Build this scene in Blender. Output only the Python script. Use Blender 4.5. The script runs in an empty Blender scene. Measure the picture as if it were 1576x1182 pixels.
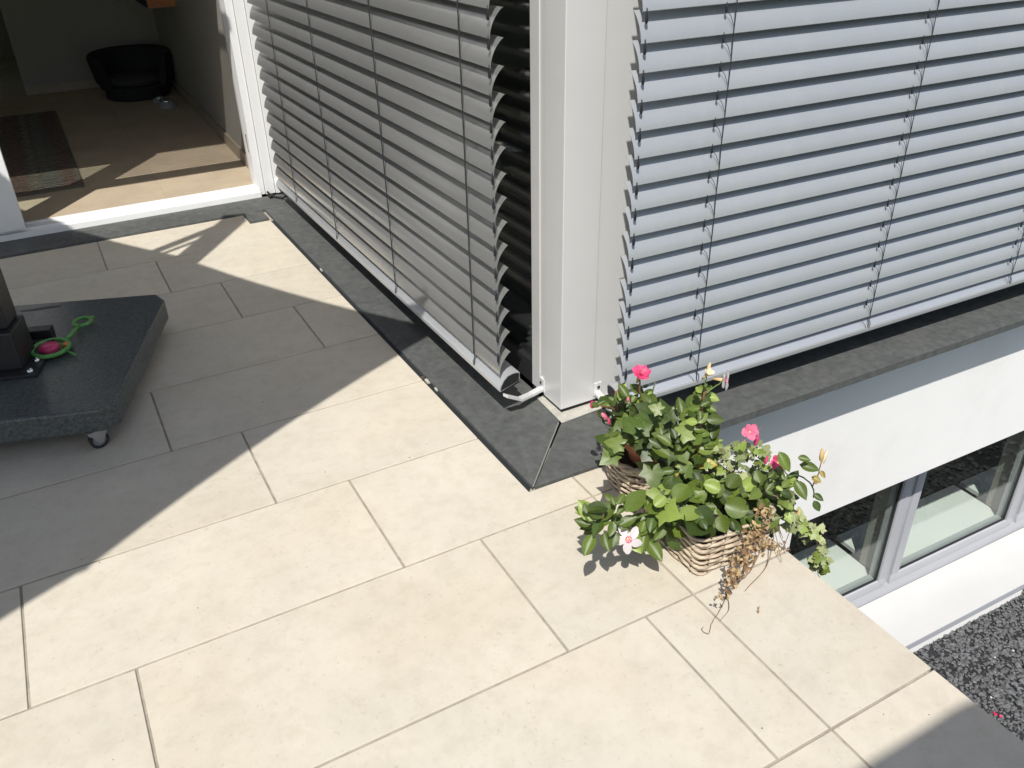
import bpy, bmesh, math, random
from mathutils import Vector, Matrix
random.seed(11)
R = math.radians
scene = bpy.context.scene
C = scene.collection

# ---------------------------------------------------------------- camera
cam = bpy.data.objects.new('camera', bpy.data.cameras.new('camera'))
C.objects.link(cam)
cam.data.sensor_width = 36
cam.data.lens = 29.78
cam.data.clip_start = 0.05
cam.data.clip_end = 500
Rr = Vector((0.87530444, -0.48322568, -0.01830525))
Dn = Vector((-0.26135669, -0.44088828, -0.85866769))
Fw = Vector((0.40685971, 0.75637984, -0.51220573))
cam.matrix_world = Matrix(((Rr.x, -Dn.x, -Fw.x, -0.991), (Rr.y, -Dn.y, -Fw.y, -1.726), (Rr.z, -Dn.z, -Fw.z, 1.55), (0, 0, 0, 1)))
scene.camera = cam
# ---------------------------------------------------------------- light
LIGHT = Vector((0.42, 0.573, -1.0)).normalized()
w = bpy.data.worlds.new('World')
scene.world = w
w.use_nodes = True
nt = w.node_tree
nt.nodes.clear()
sky = nt.nodes.new('ShaderNodeTexSky')
sky.sky_type = 'NISHITA'
sky.sun_disc = False
sky.sun_elevation = math.asin(-LIGHT.z)
sky.sun_rotation = math.atan2(-LIGHT.x, -LIGHT.y) % (2 * math.pi)
sky.air_density = 1.0
sky.dust_density = 1.6
sky.ozone_density = 1.0
bg = nt.nodes.new('ShaderNodeBackground')
bg.inputs['Strength'].default_value = 0.115
wo = nt.nodes.new('ShaderNodeOutputWorld')
nt.links.new(sky.outputs[0], bg.inputs[0])
nt.links.new(bg.outputs[0], wo.inputs[0])
sl = bpy.data.lights.new('sun', 'SUN')
sl.energy = 4.5
sl.angle = R(0.5)
sl.color = (1.0, 0.97, 0.92)
so = bpy.data.objects.new('sun', sl)
so.rotation_euler = LIGHT.to_track_quat('-Z', 'Y').to_euler()
so.location = (-6, -8, 12)
C.objects.link(so)
scene.view_settings.view_transform = 'Standard'
scene.view_settings.look = 'None'
scene.view_settings.exposure = 0.15
scene.view_settings.gamma = 1
scene.view_settings.use_curve_mapping = False
scene.render.resolution_x = 1024
scene.render.resolution_y = 768


# ---------------------------------------------------------------- materials
def mat(name, col, rough=0.6, metal=0.0, var=0.0, scale=8.0, bump=0.0, bscale=None, spec=None, col2=None, objvar=0.0, coat=0.0, stretch=None, detail=6, trans=0.0, obj_off=False):
    m = bpy.data.materials.new(name)
    m.use_nodes = True
    n = m.node_tree
    b = n.nodes['Principled BSDF']
    b.inputs['Roughness'].default_value = rough
    b.inputs['Metallic'].default_value = metal
    if spec is not None:
        b.inputs['Specular IOR Level'].default_value = spec
    if coat:
        b.inputs['Coat Weight'].default_value = coat
        b.inputs['Coat Roughness'].default_value = 0.15
    tc = n.nodes.new('ShaderNodeTexCoord')
    vec = tc.outputs['Object']
    oi = n.nodes.new('ShaderNodeObjectInfo')
    if obj_off:
        ad = n.nodes.new('ShaderNodeVectorMath')
        ad.operation = 'MULTIPLY_ADD'
        cx = n.nodes.new('ShaderNodeCombineXYZ')
        for i in range(3):
            n.links.new(oi.outputs['Random'], cx.inputs[i])
        n.links.new(cx.outputs[0], ad.inputs[0])
        ad.inputs[1].default_value = (37, 51, 23)
        n.links.new(vec, ad.inputs[2])
        vec = ad.outputs[0]
    if stretch:
        mp = n.nodes.new('ShaderNodeMapping')
        mp.inputs['Scale'].default_value = stretch
        n.links.new(vec, mp.inputs[0])
        vec = mp.outputs[0]
    csock = None
    if var or col2:
        nz = n.nodes.new('ShaderNodeTexNoise')
        nz.inputs['Scale'].default_value = scale
        nz.inputs['Detail'].default_value = detail
        nz.inputs['Roughness'].default_value = 0.62
        n.links.new(vec, nz.inputs['Vector'])
        rp = n.nodes.new('ShaderNodeValToRGB')
        c2 = col2 or tuple(c * (1 + var) for c in col)
        c1 = col if col2 else tuple(c * (1 - var) for c in col)
        rp.color_ramp.elements[0].position = 0.33
        rp.color_ramp.elements[1].position = 0.67
        rp.color_ramp.elements[0].color = (*c1, 1)
        rp.color_ramp.elements[1].color = (*c2, 1)
        n.links.new(nz.outputs['Fac'], rp.inputs[0])
        csock = rp.outputs[0]
    if objvar:
        hs = n.nodes.new('ShaderNodeHueSaturation')
        mr = n.nodes.new('ShaderNodeMapRange')
        mr.inputs['To Min'].default_value = 1 - objvar
        mr.inputs['To Max'].default_value = 1 + objvar
        n.links.new(oi.outputs['Random'], mr.inputs[0])
        n.links.new(mr.outputs[0], hs.inputs['Value'])
        if csock:
            n.links.new(csock, hs.inputs['Color'])
        else:
            hs.inputs['Color'].default_value = (*col, 1)
        csock = hs.outputs[0]
    if csock:
        n.links.new(csock, b.inputs['Base Color'])
    else:
        b.inputs['Base Color'].default_value = (*col, 1)
    if bump:
        nb = n.nodes.new('ShaderNodeTexNoise')
        nb.inputs['Scale'].default_value = bscale or scale * 3
        nb.inputs['Detail'].default_value = 5
        n.links.new(vec, nb.inputs['Vector'])
        bp = n.nodes.new('ShaderNodeBump')
        bp.inputs['Strength'].default_value = bump
        bp.inputs['Distance'].default_value = 0.004
        n.links.new(nb.outputs['Fac'], bp.inputs['Height'])
        n.links.new(bp.outputs[0], b.inputs['Normal'])
    if trans:
        tr = n.nodes.new('ShaderNodeBsdfTranslucent')
        if csock:
            n.links.new(csock, tr.inputs['Color'])
        else:
            tr.inputs['Color'].default_value = (*col, 1)
        mx = n.nodes.new('ShaderNodeMixShader')
        mx.inputs[0].default_value = trans
        n.links.new(b.outputs[0], mx.inputs[1])
        n.links.new(tr.outputs[0], mx.inputs[2])
        n.links.new(mx.outputs[0], n.nodes['Material Output'].inputs[0])
    return m


def tile_material():
    m = bpy.data.materials.new('beige_stoneware')
    m.use_nodes = True
    n = m.node_tree
    b = n.nodes['Principled BSDF']
    b.inputs['Roughness'].default_value = 0.62
    b.inputs['Specular IOR Level'].default_value = 0.25
    tc = n.nodes.new('ShaderNodeTexCoord')
    oi = n.nodes.new('ShaderNodeObjectInfo')
    cx = n.nodes.new('ShaderNodeCombineXYZ')
    for i in range(3):
        n.links.new(oi.outputs['Random'], cx.inputs[i])
    ad = n.nodes.new('ShaderNodeVectorMath')
    ad.operation = 'MULTIPLY_ADD'
    ad.inputs[1].default_value = (31, 47, 19)
    n.links.new(cx.outputs[0], ad.inputs[0])
    n.links.new(tc.outputs['Object'], ad.inputs[2])

    def noise(s, d, r=0.6):
        z = n.nodes.new('ShaderNodeTexNoise')
        z.inputs['Scale'].default_value = s
        z.inputs['Detail'].default_value = d
        z.inputs['Roughness'].default_value = r
        n.links.new(ad.outputs[0], z.inputs['Vector'])
        return z

    def ramp(src, stops):
        r = n.nodes.new('ShaderNodeValToRGB')
        e = r.color_ramp.elements
        while len(e) < len(stops):
            e.new(0.5)
        for k, (p, c) in enumerate(stops):
            e[k].position = p
            e[k].color = (*c, 1)
        n.links.new(src.outputs['Fac'], r.inputs[0])
        return r
    base = ramp(noise(5.5, 9, 0.7), [(0.28, (0.528, 0.482, 0.396)), (0.5, (0.568, 0.520, 0.429)), (0.72, (0.608, 0.560, 0.464))])
    warm = ramp(noise(2.3, 3), [(0.42, (1, 1, 1)), (0.78, (1.0, 0.965, 0.93))])
    spk = ramp(noise(70, 5, 0.7), [(0.27, (0.80, 0.77, 0.72)), (0.40, (1, 1, 1))])
    mottle = ramp(noise(21, 6, 0.7), [(0.36, (0.93, 0.925, 0.91)), (0.54, (1, 1, 1))])

    def mul(a, bb):
        x = n.nodes.new('ShaderNodeMix')
        x.data_type = 'RGBA'
        x.blend_type = 'MULTIPLY'
        x.inputs[0].default_value = 1
        n.links.new(a, x.inputs[6])
        n.links.new(bb, x.inputs[7])
        return x.outputs[2]
    c = mul(mul(mul(base.outputs[0], warm.outputs[0]), spk.outputs[0]), mottle.outputs[0])
    hs = n.nodes.new('ShaderNodeHueSaturation')
    mr = n.nodes.new('ShaderNodeMapRange')
    mr.inputs['To Min'].default_value = 0.95
    mr.inputs['To Max'].default_value = 1.03
    n.links.new(oi.outputs['Random'], mr.inputs[0])
    n.links.new(mr.outputs[0], hs.inputs['Value'])
    n.links.new(c, hs.inputs['Color'])
    n.links.new(hs.outputs[0], b.inputs['Base Color'])
    bp = n.nodes.new('ShaderNodeBump')
    bp.inputs['Strength'].default_value = 0.12
    bp.inputs['Distance'].default_value = 0.002
    n.links.new(noise(45, 6).outputs['Fac'], bp.inputs['Height'])
    n.links.new(bp.outputs[0], b.inputs['Normal'])
    return m


M = {}
M['tile'] = tile_material()
M['grout'] = mat('grout', (0.33, 0.29, 0.235), 0.95, var=0.2, scale=30)
M['slate'] = mat('slate', (0.088, 0.092, 0.089), 0.6, var=0.22, scale=34, bump=0.5, bscale=60, spec=0.35, stretch=(1, 1, 1), detail=8)
def add_dust(m, col, lo, hi, scale, amount):
    n = m.node_tree
    b = n.nodes['Principled BSDF']
    src = b.inputs['Base Color'].links[0].from_socket
    tc = n.nodes.new('ShaderNodeTexCoord')
    z = n.nodes.new('ShaderNodeTexNoise')
    z.inputs['Scale'].default_value = scale
    z.inputs['Detail'].default_value = 10
    z.inputs['Roughness'].default_value = 0.7
    n.links.new(tc.outputs['Object'], z.inputs['Vector'])
    mr = n.nodes.new('ShaderNodeMapRange')
    mr.inputs['From Min'].default_value = lo
    mr.inputs['From Max'].default_value = hi
    mr.inputs['To Max'].default_value = amount
    n.links.new(z.outputs['Fac'], mr.inputs[0])
    mx = n.nodes.new('ShaderNodeMix')
    mx.data_type = 'RGBA'
    n.links.new(mr.outputs[0], mx.inputs[0])
    n.links.new(src, mx.inputs[6])
    mx.inputs[7].default_value = (*col, 1)
    n.links.new(mx.outputs[2], b.inputs['Base Color'])


add_dust(M['slate'], (0.16, 0.16, 0.145), 0.48, 0.75, 7, 0.30)
M['granite'] = mat('granite', (0.045, 0.052, 0.052), 0.34, col2=(0.115, 0.125, 0.12), scale=95, bump=0.2, bscale=90, detail=3)
M['plaster'] = mat('white_plaster', (0.87, 0.855, 0.83), 0.85, var=0.02, scale=3, bump=0.12, bscale=160)
add_dust(M['plaster'], (0.62, 0.60, 0.56), 0.52, 0.80, 2.2, 0.30)
M['alu'] = mat('painted_aluminium', (0.66, 0.66, 0.655), 0.38, metal=0.15, var=0.02, scale=5, spec=0.5)
M['white'] = mat('white_paint', (0.80, 0.80, 0.79), 0.35, spec=0.4, var=0.02, scale=6)
M['slatL'] = mat('slat_metal', (0.425, 0.425, 0.415), 0.25, metal=0.65, objvar=0.06, var=0.03, scale=4, stretch=(1, 1, 1))
M['slatR'] = mat('slat_metal_right', (0.365, 0.383, 0.402), 0.33, metal=0.22, spec=0.5, objvar=0.03, var=0.03, scale=4)
add_dust(M['slatR'], (0.50, 0.48, 0.43), 0.50, 0.80, 9, 0.30)
add_dust(M['slatL'], (0.44, 0.42, 0.37), 0.50, 0.80, 9, 0.35)
M['rail'] = mat('rail_metal', (0.52, 0.53, 0.54), 0.30, metal=0.5, var=0.03, scale=5)
M['black'] = mat('black_plastic', (0.012, 0.012, 0.014), 0.45)
M['cord'] = mat('dark_cord', (0.02, 0.022, 0.025), 0.8)
M['seal'] = mat('white_sealant', (0.42, 0.405, 0.355), 0.7, var=0.15, scale=40, bump=0.5, bscale=80)
M['jointseal'] = mat('grey_sealant', (0.24, 0.24, 0.21), 0.7)
M['sillmetal'] = mat('white_sill_metal', (0.57, 0.565, 0.555), 0.5, spec=0.3, var=0.03, scale=3)
M['frame'] = mat('grey_frame', (0.43, 0.44, 0.465), 0.35, spec=0.4, var=0.02, scale=4)
M['gasket'] = mat('gasket', (0.02, 0.022, 0.024), 0.6)
M['gravelbase'] = mat('gravel_bed', (0.022, 0.023, 0.025), 0.95, var=0.6, scale=60, bump=1.0, bscale=70)
M['stone'] = mat('basalt_chip', (0.070, 0.072, 0.076), 0.8, col2=(0.165, 0.168, 0.172), scale=45, detail=2)
M['palestone'] = mat('pale_chip', (0.6, 0.58, 0.54), 0.8, var=0.1)
M['lawn'] = mat('lawn', (0.05, 0.085, 0.025), 0.95, var=0.4, scale=3, bump=1, bscale=60)
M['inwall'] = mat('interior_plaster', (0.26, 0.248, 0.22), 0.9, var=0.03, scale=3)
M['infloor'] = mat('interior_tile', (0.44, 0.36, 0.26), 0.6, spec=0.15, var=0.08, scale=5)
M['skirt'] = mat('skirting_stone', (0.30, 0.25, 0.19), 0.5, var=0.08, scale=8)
M['wood'] = mat('cherry_wood', (0.36, 0.13, 0.035), 0.45, var=0.25, scale=5, stretch=(1, 1, 9))
M['darkroom'] = mat('painted_room_shade', (0.03, 0.03, 0.028), 0.9)  # near-black colour stands in for the shade inside the basement room
M['darkfab'] = mat('dark_fabric', (0.012, 0.012, 0.014), 0.85, var=0.3, scale=40, bump=0.4)
M['midfab'] = mat('grey_fabric', (0.035, 0.035, 0.038), 0.9, var=0.3, scale=30)
M['steel'] = mat('steel', (0.6, 0.6, 0.6), 0.18, metal=1.0)
M['zinc'] = mat('zinc_plate', (0.45, 0.45, 0.43), 0.4, metal=0.7, var=0.1, scale=30)
M['anth'] = mat('anthracite_aluminium', (0.030, 0.030, 0.032), 0.45, metal=0.3, var=0.1, scale=6)
M['canopy'] = mat('canopy_fabric', (0.22, 0.21, 0.20), 0.9, var=0.05, scale=20)
M['rubber'] = mat('rubber', (0.02, 0.02, 0.022), 0.7)
M['greyplastic'] = mat('grey_plastic', (0.22, 0.23, 0.24), 0.5)
M['toygreen'] = mat('green_plastic', (0.10, 0.30, 0.07), 0.35, spec=0.5)
M['toydish'] = mat('green_translucent_plastic', (0.16, 0.28, 0.05), 0.3, trans=0.3)
M['toypink'] = mat('pink_plastic', (0.55, 0.04, 0.14), 0.35)
M['toyorange'] = mat('orange_plastic', (0.7, 0.16, 0.03), 0.35)
M['wicker'] = mat('wicker', (0.31, 0.235, 0.16), 0.7, col2=(0.60, 0.50, 0.375), scale=34, bump=0.5, bscale=70, objvar=0.10, obj_off=True, stretch=(1, 1, 3))
M['wickerin'] = mat('wicker_stake', (0.07, 0.05, 0.035), 0.8, var=0.3, scale=30)
M['soil'] = mat('potting_soil', (0.022, 0.016, 0.011), 0.95, var=0.5, scale=60, bump=1, bscale=60)
M['terracotta'] = mat('terracotta', (0.40, 0.15, 0.07), 0.8, var=0.15, scale=12)
M['stemg'] = mat('green_stem', (0.10, 0.15, 0.035), 0.6, var=0.2, scale=30)
M['stemr'] = mat('reddish_stem', (0.20, 0.09, 0.045), 0.6, var=0.3, scale=30)
M['stemd'] = mat('dry_stem', (0.19, 0.12, 0.065), 0.8, var=0.3, scale=40)
M['petalw'] = mat('white_petal', (0.66, 0.60, 0.60), 0.5, var=0.06, scale=25, trans=0.25)
M['petalc'] = mat('cream_petal', (0.78, 0.68, 0.48), 0.5, trans=0.25)
M['petalp'] = mat('pink_petal', (0.78, 0.13, 0.26), 0.5, col2=(0.75, 0.30, 0.38), scale=50, trans=0.25)
M['petalr'] = mat('red_pink_petal', (0.62, 0.02, 0.13), 0.5, col2=(0.75, 0.12, 0.26), scale=70, trans=0.2)
M['throat'] = mat('pink_throat', (0.65, 0.02, 0.10), 0.5)
M['budgreen'] = mat('bud_cream', (0.50, 0.42, 0.16), 0.5, col2=(0.70, 0.42, 0.24), scale=40)
LEAFC = [((0.060, 0.098, 0.013), (0.120, 0.165, 0.024)), ((0.030, 0.055, 0.009), (0.070, 0.108, 0.017)), ((0.15, 0.215, 0.035), (0.24, 0.30, 0.070)),
         ((0.18, 0.22, 0.03), (0.48, 0.30, 0.06)), ((0.27, 0.31, 0.13), (0.42, 0.44, 0.24)), ((0.13, 0.17, 0.07), (0.24, 0.27, 0.12)),
         ((0.30, 0.20, 0.10), (0.46, 0.34, 0.19)), ((0.15, 0.085, 0.045), (0.28, 0.17, 0.09))]
M['leaf'] = [mat('leaf_%s' % nm, a, 0.40 if i < 4 else 0.7, col2=b, scale=24 if i != 3 else 30, objvar=0.32, obj_off=True, trans=0.12, spec=0.5 if i < 4 else 0.2, bump=0.12, bscale=45)
             for i, (nm, (a, b)) in enumerate(zip(['deep', 'dark', 'light', 'yellowing', 'pale', 'olive', 'dry', 'brown'], LEAFC))]


def glass_material():
    m = bpy.data.materials.new('window_glass')
    m.use_nodes = True
    n = m.node_tree
    n.nodes.clear()
    out = n.nodes.new('ShaderNodeOutputMaterial')
    tr = n.nodes.new('ShaderNodeBsdfTransparent')
    tr.inputs[0].default_value = (0.93, 0.965, 0.94, 1)
    gl = n.nodes.new('ShaderNodeBsdfGlossy')
    gl.inputs['Roughness'].default_value = 0.01
    fr = n.nodes.new('ShaderNodeFresnel')
    ge = n.nodes.new('ShaderNodeNewGeometry')
    mr = n.nodes.new('ShaderNodeMapRange')
    mr.inputs['To Min'].default_value = 1.5
    mr.inputs['To Max'].default_value = 1 / 1.5
    n.links.new(ge.outputs['Backfacing'], mr.inputs[0])
    n.links.new(mr.outputs[0], fr.inputs[0])
    mx = n.nodes.new('ShaderNodeMixShader')
    n.links.new(fr.outputs[0], mx.inputs[0])
    n.links.new(tr.outputs[0], mx.inputs[1])
    n.links.new(gl.outputs[0], mx.inputs[2])
    n.links.new(mx.outputs[0], out.inputs[0])
    return m


M['glass'] = glass_material()


# ---------------------------------------------------------------- helpers
def link(name, me, parent=None):
    o = bpy.data.objects.new(name, me)
    C.objects.link(o)
    if parent:
        o.parent = parent
    return o


def tag(o, label=None, cat=None, group=None, kind=None):
    if label:
        o['label'] = label
    if cat:
        o['category'] = cat
    if group:
        o['group'] = group
    if kind:
        o['kind'] = kind
    return o


def thing(name, label, cat, loc=(0, 0, 0), rz=0.0, group=None):
    o = bpy.data.objects.new(name, None)
    o.empty_display_size = 0.1
    C.objects.link(o)
    o.location = loc
    o.rotation_euler = (0, 0, rz)
    return tag(o, label, cat, group)


class MB:
    def __init__(s):
        s.v = []
        s.f = []
        s.mi = []

    def add(s, vs, fs, mi=0):
        k = len(s.v)
        s.v += [tuple(v) for v in vs]
        s.f += [tuple(i + k for i in f) for f in fs]
        s.mi += [mi] * len(fs)
        return s

    def box(s, x0, x1, y0, y1, z0, z1, mi=0):
        vs = [(x0, y0, z0), (x1, y0, z0), (x1, y1, z0), (x0, y1, z0), (x0, y0, z1), (x1, y0, z1), (x1, y1, z1), (x0, y1, z1)]
        return s.add(vs, [(3, 2, 1, 0), (4, 5, 6, 7), (0, 1, 5, 4), (1, 2, 6, 5), (2, 3, 7, 6), (3, 0, 4, 7)], mi)

    def prism(s, pts, z0, z1, mi=0):
        n = len(pts)
        vs = [(p[0], p[1], z0) for p in pts] + [(p[0], p[1], z1) for p in pts]
        fs = [tuple(range(n - 1, -1, -1)), tuple(range(n, 2 * n))] + [(i, (i + 1) % n, (i + 1) % n + n, i + n) for i in range(n)]
        return s.add(vs, fs, mi)

    def tube(s, pts, r, n=6, mi=0, closed=False, rend=None):
        pts = [Vector(p) for p in pts]
        m = len(pts)
        vs = []
        prev = None
        for i, p in enumerate(pts):
            if closed:
                t = pts[(i + 1) % m] - pts[i - 1]
            else:
                t = pts[min(i + 1, m - 1)] - pts[max(i - 1, 0)]
            t.normalize()
            if prev is None:
                up = Vector((0, 0, 1)) if abs(t.z) < 0.9 else Vector((1, 0, 0))
                a = t.cross(up).normalized()
            else:
                a = (prev - t * prev.dot(t)).normalized()
            prev = a
            b = t.cross(a)
            rr = r if rend is None else r + (rend - r) * i / max(1, m - 1)
            for k in range(n):
                an = 2 * math.pi * k / n
                vs.append(p + a * math.cos(an) * rr + b * math.sin(an) * rr)
        fs = []
        for i in range(m if closed else m - 1):
            j = (i + 1) % m
            for k in range(n):
                k2 = (k + 1) % n
                fs.append((i * n + k, i * n + k2, j * n + k2, j * n + k))
        if not closed:
            fs.append(tuple(range(n - 1, -1, -1)))
            fs.append(tuple(range((m - 1) * n, m * n)))
        return s.add(vs, fs, mi)

    def lathe(s, prof, n=24, c=(0, 0, 0), mi=0):
        vs = []
        for r, z in prof:
            for k in range(n):
                a = 2 * math.pi * k / n
                vs.append((c[0] + r * math.cos(a), c[1] + r * math.sin(a), c[2] + z))
        fs = []
        for i in range(len(prof) - 1):
            for k in range(n):
                k2 = (k + 1) % n
                fs.append((i * n + k, i * n + k2, (i + 1) * n + k2, (i + 1) * n + k))
        return s.add(vs, fs, mi)

    def mesh(s, name, mats, smooth=False, bevel=0, seg=2):
        me = bpy.data.meshes.new(name)
        me.from_pydata(s.v, [], s.f)
        if not isinstance(mats, (list, tuple)):
            mats = [mats]
        for m in mats:
            me.materials.append(m)
        if len(mats) > 1:
            me.polygons.foreach_set('material_index', s.mi)
        bm = bmesh.new()
        bm.from_mesh(me)
        bmesh.ops.recalc_face_normals(bm, faces=bm.faces)
        if bevel:
            es = [e for e in bm.edges if len(e.link_faces) == 2 and e.calc_face_angle(0) > 0.6]
            bmesh.ops.bevel(bm, geom=es, offset=bevel, segments=seg, profile=0.6, affect='EDGES', clamp_overlap=True)
        bm.to_mesh(me)
        bm.free()
        if smooth:
            me.polygons.foreach_set('use_smooth', [True] * len(me.polygons))
            if smooth != 'all':
                try:
                    me.set_sharp_from_angle(angle=R(35))
                except Exception:
                    pass
        me.update()
        return me

    def obj(s, name, mats, parent=None, **k):
        return link(name, s.mesh(name, mats, **k), parent)


def boxobj(name, m, parent, x0, x1, y0, y1, z0, z1, bevel=0.0):
    return MB().box(x0, x1, y0, y1, z0, z1).obj(name, m, parent, bevel=bevel)


FL = R(0.64)
FR = R(-1.3)

# ---------------------------------------------------------------- terrace
def clip(poly, a, b, c):          # keep a*x+b*y<=c
    out = []
    for i in range(len(poly)):
        p, q = poly[i], poly[(i + 1) % len(poly)]
        dp, dq = a * p[0] + b * p[1] - c, a * q[0] + b * q[1] - c
        if dp <= 0:
            out.append(p)
        if (dp < 0 < dq) or (dq < 0 < dp):
            t = dp / (dp - dq)
            out.append((p[0] + t * (q[0] - p[0]), p[1] + t * (q[1] - p[1])))
    return out


terrace = MB().prism([(-5, -6), (0.44, -6), (0.44, 0.16), (0.02, 0.16), (0.02, 3.1), (-5, 3.1)], -2.25, -0.0042).obj('terrace', M['grout'])
tag(terrace, 'raised terrace floor of large beige tiles with grey brown joints', None, kind='structure')
G = 0.0034      # half joint
ROWS = [(-3.256, -2.809, 0.15), (-2.809, -2.362, -0.05), (-2.362, -1.915, -0.24), (-1.915, -1.468, 0.02), (-1.468, -1.021, -0.36), (-1.021, -0.570, -0.014), (-0.570, -0.116, -0.234), (-0.116, 0.320, -0.457),
        (0.320, 0.752, -0.677), (0.752, 1.177, -0.898), (1.177, 1.609, -0.250), (1.609, 2.030, -0.465), (2.030, 2.453, -0.679), (2.453, 2.885, -0.895)]


def tile(poly):
    n = len(poly)
    if n < 3:
        return
    zj = random.uniform(-0.0006, 0.0006)
    mb = MB()
    cx = sum(p[0] for p in poly) / n
    cy = sum(p[1] for p in poly) / n
    loc = [(p[0] - cx, p[1] - cy) for p in poly]
    mb.prism(loc, -0.018, 0)
    o = mb.obj('tile', M['tile'], terrace, bevel=0.0012, seg=1)
    o.location = (cx, cy, zj)


def rect(x0, x1, y0, y1):
    return [(x0 + G, y0 + G), (x1 - G, y0 + G), (x1 - G, y1 - G), (x0 + G, y1 - G)]


for (y0, y1, jx) in ROWS:
    xs = [jx - 0.892 * k for k in range(6, 0, -1)] + [jx]
    while xs[-1] + 0.892 < 0.10:
        xs.append(xs[-1] + 0.892)
    xs = [x for x in xs if x > -4.9]
    if y0 < -0.2:
        ends = xs + [0.134]
        for a, b in zip(ends[:-1], ends[1:]):
            tile(rect(a, b, y0, y1))
        tile([(0.134 + G, y0 + G), (0.452, y0 + G), (0.452, y1 - G), (0.134 + G, y1 - G)])
    else:
        ends = [x for x in xs if not (y0 > 2.4 and x > -0.1)] + [0.134]
        for i, (a, b) in enumerate(zip(ends[:-1], ends[1:])):
            last = i == len(ends) - 2
            if y0 < 0 and last:
                # the tile that wraps round the corner of the slate
                tile([(a + G, y0 + G), (0.134 - G, y0 + G), (0.134 - G, -0.006), (-0.016, -0.006), (-0.020, y1 - G), (a + G, y1 - G)])
            else:
                pl = rect(a, b, y0, y1)
                pl = clip(pl, 1, 0.0112, -0.016)
                if y0 > 2.4 and b > -0.2:
                    xe = lambda yy: -0.0165 - 0.0112 * yy
                    tile([(a + G, y0 + G), (xe(y0), y0 + G), (xe(2.728), 2.728), (-0.154, 2.728), (-0.154, y1 - G), (a + G, y1 - G)])
                    continue
                if len(pl) > 2 and max(p[0] for p in pl) - min(p[0] for p in pl) > 0.02:
                    tile(pl)
        if y0 < 0:
            tile([(0.134 + G, y0 + G), (0.452, y0 + G), (0.452, -0.016), (0.134 + G, -0.009)])

# ---------------------------------------------------------------- slate sills
sill = thing('slate_sill', 'dark slate sill running back along the shaded left blind to the door', 'sill', (0, 0, 0), FL)
MB().prism([(0.0, 0.0), (0.285, 0.288), (0.285, 2.885), (0.0, 2.885)], -0.017, 0.010).obj('slate_slab', M['slate'], sill, bevel=0.0015)
MB().tube([(0.001, 0.0, 0.0095), (0.246, 0.249, 0.0095)], 0.0022, 5).obj('sealant_joint', M['jointseal'], sill)
MB().prism([(-0.0165, -0.004), (-0.0005, 0.012), (-0.0005, 2.72), (-0.0165, 2.72)], -0.0175, -0.0025).obj('gap_shade_strip', M['gasket'], sill)  # dark strip stands in for the shade in the open sill gap
sillr = thing('slate_sill', 'dark slate sill under the bright right blind, above the white lower wall', 'sill', (0, 0, 0), FR)
MB().prism([(0.006, 0.0), (1.9, 0.0), (1.9, 0.30), (0.29, 0.30)], -0.02, 0.010).obj('slate_slab', M['slate'], sillr, bevel=0.0015)
MB().prism([(1.903, 0.0), (4.3, 0.0), (4.3, 0.30), (1.903, 0.30)], -0.02, 0.010).obj('slate_slab', M['slate'], sillr, bevel=0.0015)
silld = thing('slate_sill', 'dark slate slab lying in front of the white door threshold', 'sill', (0, 0, 0), 0)
for (x0, x1) in ((-3.2, -1.402), (-1.4, 0.245)):
    boxobj('slate_slab', M['slate'], silld, x0, x1, 2.889, 3.108, -0.017, 0.0105, 0.0015)
boxobj('slate_offcut', M['slate'], silld, -0.151, -0.052, 2.732, 2.882, -0.016, 0.012, 0.0015)
for k, (x, y, s) in enumerate([(-0.021, 1.93, 0.016), (-0.012, 1.83, 0.008), (-0.017, 0.77, 0.013), (-0.012, 0.72, 0.02), (-0.010, 0.66, 0.008)]):
    mb = MB()
    for j in range(5):
        a, b = x + random.uniform(-.003, .003), y + random.uniform(-s, s) * 1.1
        q = random.uniform(.003, .005)
        mb.box(a - q, a + q, b - q, b + q * 2, -0.006, random.uniform(.001, .006))
    tag(mb.obj('mortar_crumb', M['seal'] if k != 2 else M['wickerin'], None, bevel=0.001), ['pale mortar crumbs in the gap beside the left sill, near the back door', 'small pale mortar crumb in the sill gap, just nearer than the farthest crumbs', 'dark debris in the gap beside the left slate sill', 'largest white mortar crumbs in the gap beside the left sill', 'pale speck in the sill gap, nearest the slate corner'][k], 'mortar crumb', 'crumbs in the sill gap')

rr = random.Random(5)
grit = MB()
for k in range(75):
    if k < 35:
        x, y, z = rr.uniform(-1.4, 0.44), rr.uniform(-1.3, 0.9), 0.0
        if x > -0.03 and y > -0.01:
            continue
    else:
        x, y, z = rr.uniform(0.02, 0.24), rr.uniform(0.25, 2.8), 0.0105
    q = rr.uniform(0.0005, 0.0013)
    grit.box(x - q, x + q * rr.uniform(.5, 1.6), y - q, y + q * rr.uniform(.5, 1.6), z - 0.0005, z + q)
grit.obj('grit', M['soil'])
tag(bpy.data.objects['grit'], 'tiny dark crumbs of soil scattered over tiles and slate', 'grit', kind='stuff')
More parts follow.
